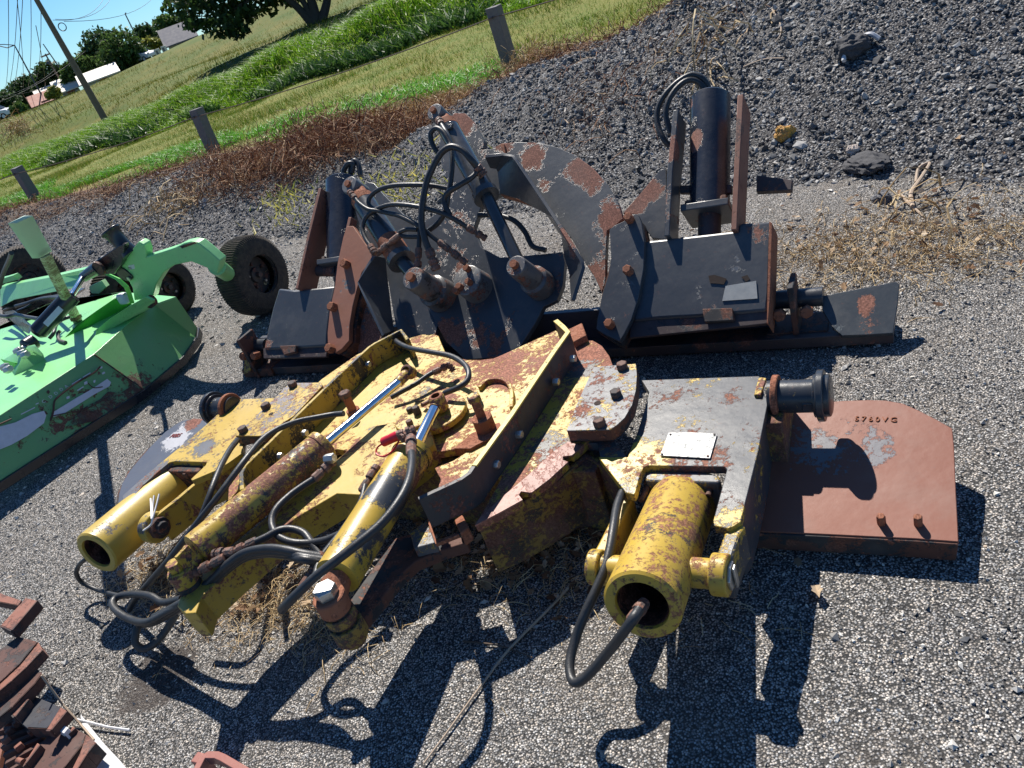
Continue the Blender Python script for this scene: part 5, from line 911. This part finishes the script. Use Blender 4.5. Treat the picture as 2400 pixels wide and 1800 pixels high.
# rams
def bram(c, head, b0, b1_, rodend, pin, r, rr, hh, rp, lab, rustend=False):
    p0, p1 = BP(c, *b0, hh), BP(c, *b1_, hh); u_ = (p1 - p0).normalized(); L = (p1 - p0).length
    o = obj('ram_barrel', MB().lathe(p0, u_, [(0, r * .8), (.01, r), (L - .03, r), (L - .03, r * 1.18), (L, r * 1.18), (L, rr * 1.1)], 44), m_bcyl, B, label=lab)
    obj('end_band', MB().lathe(p0, u_, [(-.002, r * .9), (.0, r * 1.015), (.035, r * 1.015)], 40), m_rust, o)
    if rustend: obj('rust_sleeve', MB().lathe(p0 + u_ * (L * .68), u_, [(0, r * 1.05), (L * .27, r * 1.05)], 40), m_rust, o, .002)
    ph = BP(c, *head, hh + .04); obj('pin_head', MB().lathe(ph, BF.n, [(-.11, r * .82), (-.008, r * .82), (0, r * .76)], 32), worn('pin_face' + c, (.14, .145, .15), (.25, .12, .08), (.26, .1, .07), .4, .35, 20, speck=1), o, .002); obj('head_bolt', MB().lathe(ph, BF.n, [(0, r * .3), (.018, r * .3)], 12), m_rust, o, .001)
    obj('ram_clevis', MB().cyl(ph - BF.n * .06, p0, r * .7, r * .8), m_rust, o)
    pp = BP(c, *pin, hh + .05); obj('piston_rod', MB().cyl(p1, pp - BF.n * .06, rr), plain('oily_rod' + c, (.08, .085, .09), .22, .6, .1, 6, .02), o)
    pn_ = obj('pivot_pin', MB().lathe(pp, BF.n, [(-hh - .05, rp * 1.5), (-.16, rp * 1.4), (-.15, rp * 1.1), (-.008, rp), (0, rp * .94)], 36), worn('pin_paint' + c, (.12, .12, .125), (.03, .03, .03), (.22, .1, .07), .4, .45, 9, speck=1), o, .002); obj('pin_bolt', MB().lathe(pp, BF.n, [(0, rp * .38), (.025, rp * .38)], 12), m_rust, pn_, .001)
    return o
ra = bram('D1', (372, 190), (462, 290), (762, 830), (960, 1290), (975, 1335), .050, .029, .19, .046, 'long black ram reaching up to the post'); rb_ = bram('C5', (878, 90), (965, 185), (1225, 590), (1290, 690), (1290, 695), .056, .034, .19, .054, 'short black ram with a rusty end', True)
obj('ram_lug', MB().lathe(BP('D1', 490, 305, .235), BF.n, [(0, .02), (.012, .02)], 20), m_bcyl, ra, .002)
# hoses of the black machine
bh = .011
def bhose(c, L, r=bh, m=None, fit=(0, 0)):
    o, q = hose(B, c, L, r, m, BF)
    if fit[0]: fitting(o, q[0], q[0] + (q[0] - q[1]).normalized() * fit[0], r * 1.45)
    if fit[1]: fitting(o, q[-1], q[-1] + (q[-1] - q[-2]).normalized() * fit[1], r * 1.45)
bhose('F4', [(665, 95, -.05), (655, 50, -.03), (620, 5, -.01), (560, -12, 0), (480, 30, .01), (400, 110, .01), (358, 200, 0), (362, 290, -.01), (395, 370, -.02), (432, 415, -.04)], .0125)
bhose('F4', [(650, 95, -.03), (610, 38, -.01), (545, 20, .01), (480, 60, .02), (425, 140, .02), (408, 230, .01), (438, 340, -.01)], .0125)
bhose('C2', [(15, 1160, -.05), (18, 1100, -.03), (45, 1060, -.02), (75, 1065, -.03), (70, 1120, -.05)], .014); bhose('C2', [(60, 1140, -.06), (62, 1080, -.05), (85, 1040, -.04), (112, 1070, -.05), (125, 1140, -.06)], .014)
bhose('F5', [(1105, 132, .24), (1000, 112, .26), (860, 105, .28), (700, 112, .28), (590, 145, .27), (525, 205, .26), (530, 262, .25), (600, 300, .25), (740, 332, .27), (860, 392, .27), (950, 455, .25), (1040, 525, .22)], bh, None, (0, .16))
bhose('F5', [(1250, 418, .20), (1130, 345, .25), (1000, 295, .28), (850, 262, .29), (700, 252, .28), (590, 282, .27), (505, 340, .26), (474, 425, .26), (495, 500, .26), (530, 555, .26)], bh, None, (.10, .06))
bhose('F5', [(420, 205, .27), (455, 245, .27), (520, 288, .27), (600, 300, .27), (700, 325, .26)], bh * .9, None, (.06, 0))
bhose('F5', [(890, 492, .24), (790, 490, .25), (740, 470, .26), (800, 438, .26), (880, 440, .25)], bh * .9); fitting(B, BP('F5', 755, 478, .26), BP('F5', 580, 618, .24), .016)
bhose('D1', [(685, 600, .27), (640, 545, .30), (580, 480, .32), (500, 455, .33), (430, 495, .33), (370, 590, .32), (315, 720, .31), (288, 860, .30), (278, 1000, .28), (300, 1130, .26), (330, 1210, .24)], .015, None, (.05, .10))
bhose('D1', [(490, 430, .28), (440, 345, .29), (385, 318, .29), (345, 360, .28), (360, 440, .26), (400, 500, .24)], .012); bhose('D1', [(425, 290, .25), (460, 350, .27), (490, 430, .28), (505, 560, .28), (495, 700, .27), (475, 820, .26), (455, 930, .24), (400, 1020, .22), (330, 1075, .2)], .012, None, (.05, 0))
bhose('D1', [(692, 640, .26), (640, 690, .27), (560, 740, .28), (480, 790, .28), (445, 845, .27), (462, 910, .26), (490, 960, .25)], .012); bhose('D1', [(270, 1000, .25), (262, 1130, .24), (258, 1200, .23)], .011, None, (0, .12))
bhose('D1', [(700, 960, .05), (850, 965, .05), (960, 1000, .05), (1040, 1080, .04), (1100, 1190, .03), (1200, 1220, .02)], .012)
# ============================================================ GREEN MOWER (left)
GRN = (.27, .66, .27); GRD = (.10, .33, .14)
m_g = worn('green_paint', GRN, (.22, .20, .16), (.16, .075, .05), .12, .20, 5, 9, speck=.4, rough=.32, spots=[(P('S', 350, 697, .36), .22, 0, .1)])
m_gs = worn('green_scratched', (.17, .40, .15), (.05, .04, .035), (.15, .07, .045), .33, .33, 11, 6, speck=.6, rough=.4, spots=[(P('S', 420, 740, .2), .25, .10, .08), (P('S', 330, 900, .12), .3, .06, .2), (P('S', 150, 1000, .15), .4, 0, .14), (P('S', 10, 1080, .1), .3, 0, .2)])
m_gb2 = worn('bright_green', (.10, .55, .06), (.2, .3, .1), (.2, .1, .05), .15, .15, 6, rough=.35)
m_blk = plain('black_enamel', (.018, .02, .025), .28, sc=8, var=.2, bump=.05, spec=.6); m_fgrn = plain('faded_box', (.36, .62, .52), .5, sc=6, var=.12)
m_gt_ = worn('stand_paint', (.50, .58, .38), (.16, .13, .07), (.2, .11, .06), .5, .4, 12, 14, speck=2); m_white = plain('decal_white', (.62, .62, .66), .5, sc=30, var=.2); m_orange = plain('decal_orange', (.75, .36, .02), .5)
G = thing('rotary_mower', P('S', 230, 900, 0), 'light green rotary mower with scratched deck sides and ribbed tail wheels', 'mower')
zt = .37
T_ = [(-60, 1012), (220, 830), (304, 756), (362, 713), (412, 695), (289, 684), (181, 698), (130, 705), (-60, 790)]
top = [P('S', x, y, zt) for x, y in T_]; obj('deck', MB().prism(top, ZX * -.012), m_g, G, .003)
bot = [P('S', -60, 1165, .08), P('S', 336, 912, .08), P('S', 424, 838, .08), P('S', 458, 790, .08), P('S', 462, 768, .10)]
_n = (top[1] - top[0]).cross(bot[1] - top[0]); _r = ray('S', -60, 1165); bot[0] = CAM + _r * ((top[0] - CAM).dot(_n) / _r.dot(_n))
def quad(name, a, b, c_, d, th, mat, **kw):
    n_ = (b - a).cross(c_ - a).normalized() * th; return obj(name, MB().prism([a, b, c_, d], n_), mat, G, .002, **kw)
sf = quad('deck_side', top[0], top[1], bot[1], bot[0], .006, m_gs, label='long lettered deck side facing the camera')
mb = MB(); mb.add([top[1], top[2], top[3], top[4], bot[4], bot[3], bot[2], bot[1]], [(0, 1, 6, 7), (1, 2, 5, 6), (2, 3, 4, 5)]); inw = Vector((-.02, .03, 0)); mb.add([v + inw for v in mb.v[:8]], [(0, 1, 6, 7), (1, 2, 5, 6), (2, 3, 4, 5)]); obj('deck_side', mb, m_gs, G, label='scratched corner side of the deck')
sk = [v + Vector((.01, -.01, -.0)) for v in bot]; obj('skid_shoe', MB().wall([bot[0], bot[1], bot[2], bot[3], bot[4]], ZX * -.05, .03), m_blk, G, .003)
obj('seam_weld', MB().tube([top[1] + Vector((.004, -.006, 0)), bot[1] + Vector((.004, -.006, 0))], .004, 6), m_rustd, G)
obj('far_side', MB().prism([top[5], top[6], top[7], top[8]], ZX * -.25 + BX * .01), m_gs, G)
SF = Frame(top[0], top[1] - top[0], bot[0] - top[0]); SF = SF if SF.n.dot(CAM - top[0]) > 0 else Frame(top[0], top[1] - top[0], top[0] - bot[0])
def decal(c, L, m, h=.009, name='decal'): return obj(name, MB().plate(SF, c, L, h, .001), m, sf)
decal('E3', [(700, 800), (1010, 610), (1170, 520), (1390, 375), (1440, 420), (1420, 470), (1200, 590), (1000, 720), (820, 830), (690, 870)], m_white); decal('E3', [(-100, 1020), (200, 940), (420, 830), (570, 790), (600, 850), (570, 950), (360, 1110), (150, 1230), (-100, 1330)], m_white)
for i, (x, y, s_) in enumerate([(590, 660, 'C'), (680, 600, 'D'), (750, 555, 'D'), (820, 505, 'D'), (885, 465, 'A')]):
    u_ = (SF.pt('E3', x + 70, y - 45) - SF.pt('E3', x, y)).normalized(); v_ = SF.n.cross(u_).normalized(); text_obj(s_, SF.pt('E3', x - 30, y + 35, .009), u_, v_, .024, m_white, sf, 'decal_letter', .0005)
for L in ([(930, 440), (1050, 365), (1055, 375), (935, 452)], [(1070, 350), (1170, 290), (1176, 302), (1076, 362)], [(1240, 260), (1290, 215), (1330, 215), (1325, 240), (1290, 245), (1240, 285)], [(270, 830), (450, 740), (455, 752), (275, 842)], [(460, 700), (500, 682), (504, 692), (464, 712)], [(1000, 520), (1080, 470), (1086, 482), (1006, 535)], [(1090, 420), (1130, 400), (1135, 440), (1095, 455)], [(1210, 400), (1240, 385), (1235, 420), (1215, 430)], [(1320, 300), (1350, 280), (1365, 300), (1330, 320)], [(860, 610), (900, 595), (905, 625), (865, 640)]): decal('E3', L, m_white)
m_scr = plain('scratch_rust', (.09, .045, .035), .8)
for L, r in (([(1300, 215), (1210, 300), (1000, 420), (850, 530), (730, 630), (700, 690), (690, 800), (655, 920)], .005), ([(1140, 430), (1215, 490), (1330, 478)], .003), ([(660, 860), (900, 810), (1100, 770), (1400, 620)], .003), ([(-50, 985), (150, 895)], .004)): obj('scratch', MB().tube(SF.pts('E3', arc(L, 4), .010), r, 5), m_scr, sf)
decal('E3', [(600, 545), (625, 515), (650, 545), (628, 575)], m_scr, .0095, 'scratch')
decal('E3', [(1860, 500), (1740, 400), (1700, 470), (1560, 560), (1400, 540), (1300, 640), (1100, 740), (860, 1000), (1200, 930), (1560, 720)], worn('mud_smear', (.07, .04, .03), (.10, .26, .12), (.1, .05, .035), .5, .5, 14, 20, speck=2), .0085, 'mud_smear')
# ribs on the deck
def rib(L, z0, z1, m, th=.012, name='deck_rib'):
    a = [P('F1', x, y, z) for x, y, z in L]; return a
rA = [P('F1', 835, 950, zt), P('F1', 1100, 830, zt), P('F1', 1560, 600, zt), P('F1', 1680, 520, zt), P('F1', 1610, 385, zt + .13), P('F1', 1500, 430, zt + .12), P('F1', 1250, 600, zt + .07), P('F1', 1000, 780, zt + .03)]
obj('deck_rib', MB().prism(rA, Vector((.01, .012, 0))), m_gb2, G, .002, label='bright green curved rib')
rB = [P('F1', 1245, 915, zt), P('F1', 1450, 830, zt), P('F1', 1800, 650, zt), P('F1', 1975, 560, zt), P('F1', 1985, 470, zt + .10), P('F1', 1890, 420, zt + .13), P('F1', 1640, 560, zt + .09), P('F1', 1400, 720, zt + .05), P('F1', 1250, 850, zt + .02)]
obj('deck_rib', MB().prism(rB, Vector((.01, .012, 0))), m_g, G, .002, label='green rib by the pivot bolt'); pb_ = P('F1', 1950, 480, zt + .07); obj('pivot_bolt', MB().ring(pb_, (-BX), .035, .014, .05, 20).cyl(pb_ + BX * .0, pb_ - BX * .03, .012), m_rustd, G)
obj('lever', MB().wall([P('F1', 1370, 130, zt + .36), P('F1', 1500, 190, zt + .33), P('F1', 1610, 290, zt + .28), P('F1', 1650, 380, zt + .22), P('F1', 1690, 500, zt + .12)], Vector((.03, -.02, -.0)), .008), m_gb2, G)
# tail wheel arm: upright plane through the deck corner
TF = Frame(P('S', 400, 705, zt), AX, ZX)
tp_ = [(945, 560), (1040, 530), (1130, 500), (1190, 470), (1235, 460), (1285, 468), (1350, 520), (1425, 585), (1408, 672), (1340, 630), (1240, 590), (1130, 612), (1060, 660), (1010, 740), (985, 830), (870, 842), (858, 760), (828, 705), (760, 665), (742, 645), (770, 600), (850, 520), (895, 462), (930, 480), (945, 520)]
ta = obj('tail_arm', MB().plate(TF, 'C4', tp_, .03, .06), m_g, G, .006)
obj('arm_cap', MB().plate(TF, 'C4', [(1165, 490), (1260, 462), (1275, 470), (1180, 505)], .034, .004), m_rustd, ta); obj('slot_boss', MB().plate(TF, 'C4', smooth_poly([(755, 640), (790, 632), (850, 680), (855, 705), (820, 715), (765, 680)], 4), .04, .012), m_blk, ta, .002); obj('boss_bolt', MB().lathe(TF.pt('C4', 838, 697, .04), TF.n, [(0, .012), (.01, .012)], 12), m_zinc, ta)
sl_ = obj('small_label', MB().plate(TF, 'C4', [(830, 615), (868, 608), (873, 635), (838, 643)], .032, .002), m_white, ta); u_ = AX; text_obj('STI', TF.pt('C4', 835, 642, .0335), u_, ZX, .022, m_blk, sl_, 'label_text', .0004)
# rubber roller and black bracket
pr = TF.pt('C4', 845, 490, .02); axr = Vector((.75, -.25, .35)).normalized(); obj('pivot_drum', MB().lathe(pr - AX * .05, Vector((-.3, .25, .9)), [(-.05, .055), (.0, .045), (.05, .046), (.10, .05), (.115, .062), (.125, .062)], 28), m_blk, G, .002)
bk_ = obj('link_bracket', MB().plate(TF, 'C4', [(600, 600), (770, 485), (805, 478), (805, 520), (790, 600), (740, 670), (690, 680), (640, 670), (560, 700), (520, 720), (510, 700), (560, 630)], .07, .04), m_blk, G, .004)
# lift cylinder on the deck
c0_, c1_ = P('F1', 470, 900, .50), P('F1', 930, 400, .62); u_ = (c1_ - c0_).normalized(); L_ = (c1_ - c0_).length; lc = obj('lift_cylinder', MB().lathe(c0_, u_, [(0, .035), (.02, .052), (L_, .052), (L_ + .004, .045), (L_ + .004, .02)], 36), m_blk, G, label='black lift cylinder lying across the deck'); obj('piston_rod', MB().cyl(c1_, TF.pt('C4', 545, 680, .09), .017), m_chrome, lc)
obj('rod_clevis', MB().cyl(TF.pt('C4', 540, 690, .09), TF.pt('C4', 640, 625, .09), .03, .04), m_blk, lc, .003); obj('clevis_pin', MB().lathe(TF.pt('C4', 650, 630, .10), TF.n, [(0, .045), (.02, .045)], 24), m_rustd, lc, .003)
obj('base_eye', MB().lathe(P('F1', 370, 1040, .47), TF.n, [(-.04, .045), (.02, .045), (.03, .03)], 24), m_blk, lc, .003); obj('eye_pin', MB().lathe(P('F1', 378, 1040, .47) + TF.n * .03, TF.n, [(0, .018), (.015, .018)], 14), m_zinc, lc)
uu = SF.a; obj('cylinder_label', MB().box(P('F1', 790, 625, .56) + TF.n * .052 + ZX * .006, u_, TF.n.cross(u_), TF.n, .13, .035, .004), m_white, lc)
obj('deck_bracket', MB().prism([P('F1', 60, 1260, zt), P('F1', 190, 1440, zt), P('F1', 580, 1230, zt), P('F1', 560, 1160, zt + .05), P('F1', 470, 1060, zt + .12), P('F1', 330, 1090, zt + .10)], Vector((-.03, .05, 0))), m_g, G, .003); obj('deck_bracket', MB().prism([P('F1', 20, 1240, zt + .05), P('F1', 200, 1290, zt + .04), P('F1', 340, 1320, zt), P('F1', 150, 1370, zt)], ZX * .01), m_gb2, G)
for i, (x, y) in enumerate(((210, 1130), (260, 1160), (300, 1180), (40, 1340), (80, 1370))): obj('lock_nut', MB().hex(P('F1', x, y, zt + .09), Vector((.5, -.3, .1)), .022, .05), m_zinc, G, .001)
obj('valve_block', MB().prism([P('F1', 60, 620, zt + .05), P('F1', 200, 600, zt + .1), P('F1', 430, 800, zt + .10), P('F1', 380, 900, zt + .06), P('F1', 300, 860, zt), P('F1', 180, 750, zt)], Vector((-.03, .04, 0))), m_blk, G, .004)
for L, r in (([(-20, 660, .50), (100, 670, .50), (200, 650, .50), (350, 680, .50), (500, 705, .50)], .013), ([(200, 540, .42), (350, 500, .44), (500, 450, .46), (650, 425, .50), (780, 430, .55)], .012), ([(-10, 300, .62), (40, 120, .72), (110, -40, .82), (150, -150, .90)], .014), ([(230, 600, .42), (340, 555, .44), (400, 520, .45)], .010)): hose(G, 'F1', L, r)
hose(G, 'F1', [(640, 960, .40), (700, 880, .42), (730, 780, .43), (800, 720, .43), (900, 680, .42), (1000, 650, .40)], .011); hose(G, 'F1', [(780, 860, .40), (750, 900, .39), (770, 980, .38), (850, 1010, .38)], .011, m_hose2)
# upright stand with its box
sb = P('F1', 1010, 740, zt); st_ = P('E5', 735, 830, .98); sx = (st_ - sb).normalized(); stand = obj('stand_tube', MB().box((sb + st_) / 2, AX, BX, sx, .045, .045, (st_ - sb).length), m_gt_, G, .004); obj('stand_foot', MB().box(sb - sx * -.09, AX, BX, sx, .055, .055, .07), m_rustd, stand, .003)
BFc = [P('E5', 640, 865, .97), P('E5', 850, 755, .97)]; h3 = (P('E5', 275, 300, 1.24) - BFc[0]); obj('stand_box', MB().prism([BFc[0], BFc[1], BFc[1] + h3, BFc[0] + h3], P('E5', 515, 870, .985) - BFc[0]), m_fgrn, stand, .003)
# tongue beam and far wheels
bm0 = [P('E5', 0, 1330, .42), P('E5', 830, 1170, .50), P('E5', 1400, 1040, .56), P('E5', 1560, 1110, .50), P('E5', 1150, 1360, .44), P('E5', 230, 1540, .36), P('E5', 0, 1660, .30)]
obj('side_beam', MB().prism(bm0, BX * .06), m_g, G, .004); dcl = [P('E5', x, y, z) - BX * .008 for x, y, z in ((590, 1290, .43), (850, 1235, .45), (890, 1320, .42), (620, 1400, .40))]; obj('orange_decal', MB().prism(dcl, BX * .004), m_orange, G)
obj('side_beam', MB().prism([P('E5', 60, 1190, .50), P('E5', 210, 1145, .51), P('E5', 290, 1215, .46), P('E5', 40, 1280, .46), P('E5', -80, 1310, .46), P('E5', -80, 1220, .5)], BX * .05), m_g, G, .003)
# tyres: laminated, ribbed across the tread
k = NB('laminated_rubber'); nn_ = k.noise(30, 7, .7); c = k.mix(k.rng(nn_, .35, .7), (.022, .020, .019), (.085, .065, .045)); m_tyre2 = k.fin(c, .85, k.bump(nn_, .6, .01)); m_rimd = worn('dark_rim', (.03, .03, .032), (.05, .04, .035), (.12, .05, .035), .4, .45, 10, rough=.6)
def tyre(pc, ax, r, wd, par, hub=True, n_=92):
    ax = Vector(ax).normalized(); u = (ZX - ax * ZX.dot(ax)).normalized(); v = ax.cross(u)
    prof = [(-wd / 2, r * .52), (-wd / 2 - .004, r * .7), (-wd / 2 + .004, r * .88), (-wd * .40, r * .965), (-wd * .2, r * .995), (0, r), (wd * .2, r * .995), (wd * .40, r * .965), (wd / 2 - .004, r * .88), (wd / 2 + .004, r * .7), (wd / 2, r * .52)]
    rings = []
    for t_, rr_ in prof:
        ring = []
        for i in range(n_ * 4):
            a = 2 * math.pi * i / (n_ * 4); g = (1, 1, .0, .0)[i % 4]; dr = (0.008 if rr_ > r * .86 else .003 if rr_ > r * .6 else 0) * g; ring.append(pc + ax * t_ + (u * math.cos(a) + v * math.sin(a)) * (rr_ - .008 + dr))
        rings.append(ring)
    t = obj('tail_wheel', MB().loft(rings, False), m_tyre2, par, ang=25)
    rm = obj('rim', MB().lathe(pc, ax, [(-wd * .45, r * .53), (-wd * .2, r * .50), (wd * .12, r * .48), (wd * .12, r * .2), (wd * .2, r * .18), (wd * .22, 0.02), (wd * .35, .018), (wd * .36, .001)], 32), m_rimd, t, ang=30); obj('rim_ring', MB().ring(pc + ax * wd * .40, ax, r * .56, r * .47, .02, 36), m_rimd, t)
    for i in range(5): a = i * 1.2566; obj('wheel_nut', MB().hex(pc + ax * wd * .12 + (u * math.cos(a) + v * math.sin(a)) * r * .3, ax, .011, .02), m_zinc if i % 2 else m_rustd, rm)
    return t
wc = P('C4', 1640, 680, .262); w0 = tyre(wc, Vector((.83, -.50, 0)), .262, .19, G); obj('axle', MB().cyl(wc, wc - Vector((.83, -.5, 0)) * .22, .03), m_rustd, G); obj('tail_fork', MB().cyl(TF.pt('C4', 1405, 620, .0), wc - Vector((.83, -.5, 0)).normalized() * .17, .05, .045), m_g, G)
w1 = tyre(P('C4', 1070, 760, .23), Vector((.83, -.52, .0)), .22, .18, G); tyre(P('C4', 790, 800, .24), Vector((.83, -.52, 0)), .22, .18, G, n_=60); tyre(P('C4', 195, 690, .30), Vector((.3, -.92, 0)), .30, .2, G, n_=70); tyre(P('E5', 470, 1640, .2), Vector((.83, -.52, 0)), .2, .16, G, n_=60)
obj('frame_bar', MB().prism([P('E5', 40, 1700, .30), P('E5', 1250, 1420, .33), P('E5', 1250, 1460, .28), P('E5', 40, 1800, .22)], BX * .08), m_blk, G)
obj('deck_bracket', MB().prism([P('E5', 1440, 1330, .42), P('E5', 1650, 1230, .46), P('E5', 1720, 1330, .42), P('E5', 1600, 1440, .37), P('E5', 1480, 1430, .38)], BX * .03), m_gs, G)
obj('deck_hardware', MB().box(P('F1', 1600, 440, zt + .10), AX, BX, ZX, .07, .05, .07), m_white, G, .015)

# ============================================================ bits near the camera
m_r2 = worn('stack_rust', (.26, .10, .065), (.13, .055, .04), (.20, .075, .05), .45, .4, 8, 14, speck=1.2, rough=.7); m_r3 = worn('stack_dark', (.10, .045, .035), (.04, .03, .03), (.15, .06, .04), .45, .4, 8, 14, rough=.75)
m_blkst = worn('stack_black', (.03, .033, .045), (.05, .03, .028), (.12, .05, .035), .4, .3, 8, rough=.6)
def slab(L, z, dn, mat, label, edge=None):
    pts = [P('E6', x, y, z) for x, y in L]; t = thing('steel_channel', sum(pts, Vector()) / len(pts), label, 'steel channel', 'rusty channels stacked in the lower left corner')
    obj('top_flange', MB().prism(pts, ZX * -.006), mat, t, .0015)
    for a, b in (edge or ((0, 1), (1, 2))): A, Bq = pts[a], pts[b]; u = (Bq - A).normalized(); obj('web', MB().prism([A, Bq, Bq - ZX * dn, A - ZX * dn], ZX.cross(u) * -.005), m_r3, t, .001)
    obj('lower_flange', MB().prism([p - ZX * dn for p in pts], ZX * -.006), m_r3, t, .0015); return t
slab([(-80, 5), (50, 58), (195, 108), (165, 158), (-80, 112)], .235, .025, m_r2, 'rusty channel at the very top left of the stack, crossing behind the lit one', ((2, 3), (3, 4)))
slab([(10, 335), (106, 382), (337, 108), (240, 82)], .25, .035, m_r2, 'topmost rusty steel channel in the lower left stack, lit along its top')
slab([(-80, 620), (165, 440), (345, 490), (185, 690), (-80, 935)], .205, .03, m_r3, 'dark blue black channel lying under the topmost lit one', ((2, 3), (3, 4)))
slab([(190, 690), (350, 490), (396, 565), (250, 720), (110, 850), (-80, 1010), (-80, 930)], .20, .03, m_r2, 'rusty channel edge running beside the dark blue black one', ((2, 3), (3, 4), (4, 5)))
slab([(-80, 1120), (60, 965), (305, 705), (390, 785), (330, 870), (120, 1090), (-80, 1250)], .165, .03, m_r3, 'dark brown channel in the middle of the lower left stack', ((3, 4), (4, 5), (5, 6)))
slab([(250, 965), (612, 1115), (430, 1300), (250, 1290), (130, 1190)], .12, .04, m_blkst, 'wide black channel above the open bars', ((1, 2), (2, 3)))
slab([(112, 1160), (132, 1185), (258, 1020), (218, 1008)], .15, .03, m_r2, 'short bright rusty strip at the left end of the wide black channel')
slab([(432, 1302), (470, 1305), (614, 1128), (560, 1095)], .14, .03, m_r2, 'rusty strip at the right end of the wide black channel', ((1, 2), (0, 1)))
slab([(240, 1600), (480, 1320), (690, 1290), (800, 1350), (760, 1450), (560, 1700), (200, 1700)], .085, .04, m_r3, 'broad dark channel in front of the open bars', ((3, 4), (4, 5)))
slab([(650, 1700), (740, 1520), (800, 1350), (890, 1424), (800, 1540), (700, 1700)], .10, .05, m_r2, 'rusty orange channel end resting on the white board', ((3, 4), (4, 5)))
slab([(205, 1645), (232, 1615), (365, 1440), (345, 1425)], .11, .03, m_r2, 'thin rusty strip between the open bars and the broad dark channel')
slab([(600, 1362), (618, 1350), (692, 1284), (672, 1272)], .10, .03, m_r2, 'small rusty channel stub beside the white block')
t = thing('steel_crate', P('E6', 100, 1300, 0), 'dark rusty grating of crossing bars filling the lower left corner', 'grating')
mb = MB()
for q in range(7): a = P('E6', -60 + 20 * q, 1250 + 75 * q, .075); b = P('E6', 230 + 38 * q, 1210 + 42 * q, .075); mb.prism([a, b, b + Vector((0, .012, 0)), a + Vector((0, .012, 0))], ZX * -.02)
obj('long_bars', mb, m_r3, t, .001); mb = MB()
for q in range(6): a = P('E6', -40 + 90 * q, 1230 - 5 * q, .055); b = P('E6', -160 + 95 * q, 1720, .055); mb.prism([a, b, b + Vector((.012, 0, 0)), a + Vector((.012, 0, 0))], ZX * -.02)
obj('cross_bars', mb, m_r2, t, .001); obj('base_plate', MB().prism([P('E6', -200, 900, .02), P('E6', 200, 1000, .02), P('E6', 520, 1250, .02), P('E6', 560, 1700, .02), P('E6', -200, 1750, .02)], ZX * -.015), m_blkst, t)
for x, y in ((160, 1245), (300, 1320), (90, 1320), (180, 1465), (60, 1400)): obj('block_end', MB().box(P('E6', x, y, .085), Vector((.75, .6, 0)), Vector((-.6, .75, 0)), ZX, .022, .014, .02), m_r2, t, .002)
obj('pipe_stub', MB().cyl(P('E6', 165, 1590, .09), P('E6', 215, 1605, .09), .009), m_r2, t)
tag(obj('wooden_block', MB().prism([P('E6', 540, 1232, .115), P('E6', 632, 1285, .115), P('E6', 590, 1340, .115), P('E6', 505, 1290, .115)], ZX * -.03), m_wht, loc=P('E6', 570, 1290, .15), bevel=.002), 'small white block lying on the rusty stack', 'block')
m_wb = plain('weathered_white', (.60, .60, .62), .6, sc=50, var=.18, bump=.4)
tag(obj('white_board', MB().prism([P('E6', 745, 1160, .02), P('E6', 800, 1235, .02), P('E6', 950, 1420, .02), P('E6', 1110, 1590, .02), P('E6', 1200, 1700, .02), P('E6', 780, 1700, .02), P('E6', 850, 1560, .02), P('E6', 870, 1440, .02), P('E6', 760, 1260, .02)], ZX * -.014), m_wb, loc=P('E6', 950, 1500, 0), bevel=.001), 'weathered white board sticking out from under the rusty stack', 'board')
tag(obj('wood_splinter', MB().tube([P('E6', 580, 1180, .03), P('E6', 800, 1230, .02), P('E6', 1000, 1280, .015), P('E6', 1200, 1308, .012)], .004, 6), m_wb, loc=P('E6', 900, 1250, 0)), 'thin pale splinter of wood pointing right from the rusty stack', 'splinter')
tag(obj('twisted_wire', MB().tube([P('E6', *q) for q in [(385, 800, .2), (470, 920, .15), (580, 1070, .09), (740, 1250, .04), (870, 1400, .04)]], .0035, 6), m_stick, loc=P('E6', 600, 1100, 0)), 'thin brown wire leaning from the stack down to the white board', 'wire')
tb_ = thing('red_bracket', P('E6', 2000, 1620, 0), 'red brown steel bracket cut off by the bottom edge of the picture', 'bracket'); m_rb = worn('red_primer', (.34, .13, .10), (.15, .06, .05), (.22, .08, .05), .3, .35, 12)
obj('bracket_top', MB().wall([P('E6', *q, .10) for q in [(1800, 1700), (1870, 1560), (1910, 1535), (2000, 1535), (2060, 1560), (2230, 1660), (2400, 1760)]], ZX * -.03, .02), m_rb, tb_, .003); obj('bracket_foot', MB().box(P('E6', 1900, 1640, .04), AX, BX, ZX, .03, .03, .08), m_rb, tb_, .003)
sp = thing('weed_sprig', P('C4', 1770, 900, 0), 'thin dry weed stem standing in front of the nearest ribbed wheel', 'weed'); m_sp = plain('sprig_stem', (.40, .36, .2), .8)
obj('stem', MB().spline([P('C4', 1775, 905, .0), P('C4', 1740, 760, .12), P('C4', 1700, 680, .22), P('C4', 1670, 625, .28)], .0035, 6), m_sp, sp)
pts_ = []; 
mb = MB()
for i in range(60):
    f_ = random.random(); c_ = P('C4', 1670 + 60 * f_, 625 + 120 * f_, .28 - .12 * f_) + Vector((random.gauss(0, .012), random.gauss(0, .012), random.gauss(0, .012))); d_ = Vector((random.gauss(0, 1), random.gauss(0, 1), random.gauss(0, 1))).normalized() * .012; s_ = d_.orthogonal().normalized() * .004; mb.add([c_ - d_, c_ + s_, c_ + d_, c_ - s_], [(0, 1, 2, 3)])
obj('seed_head', mb, m_sp, sp)
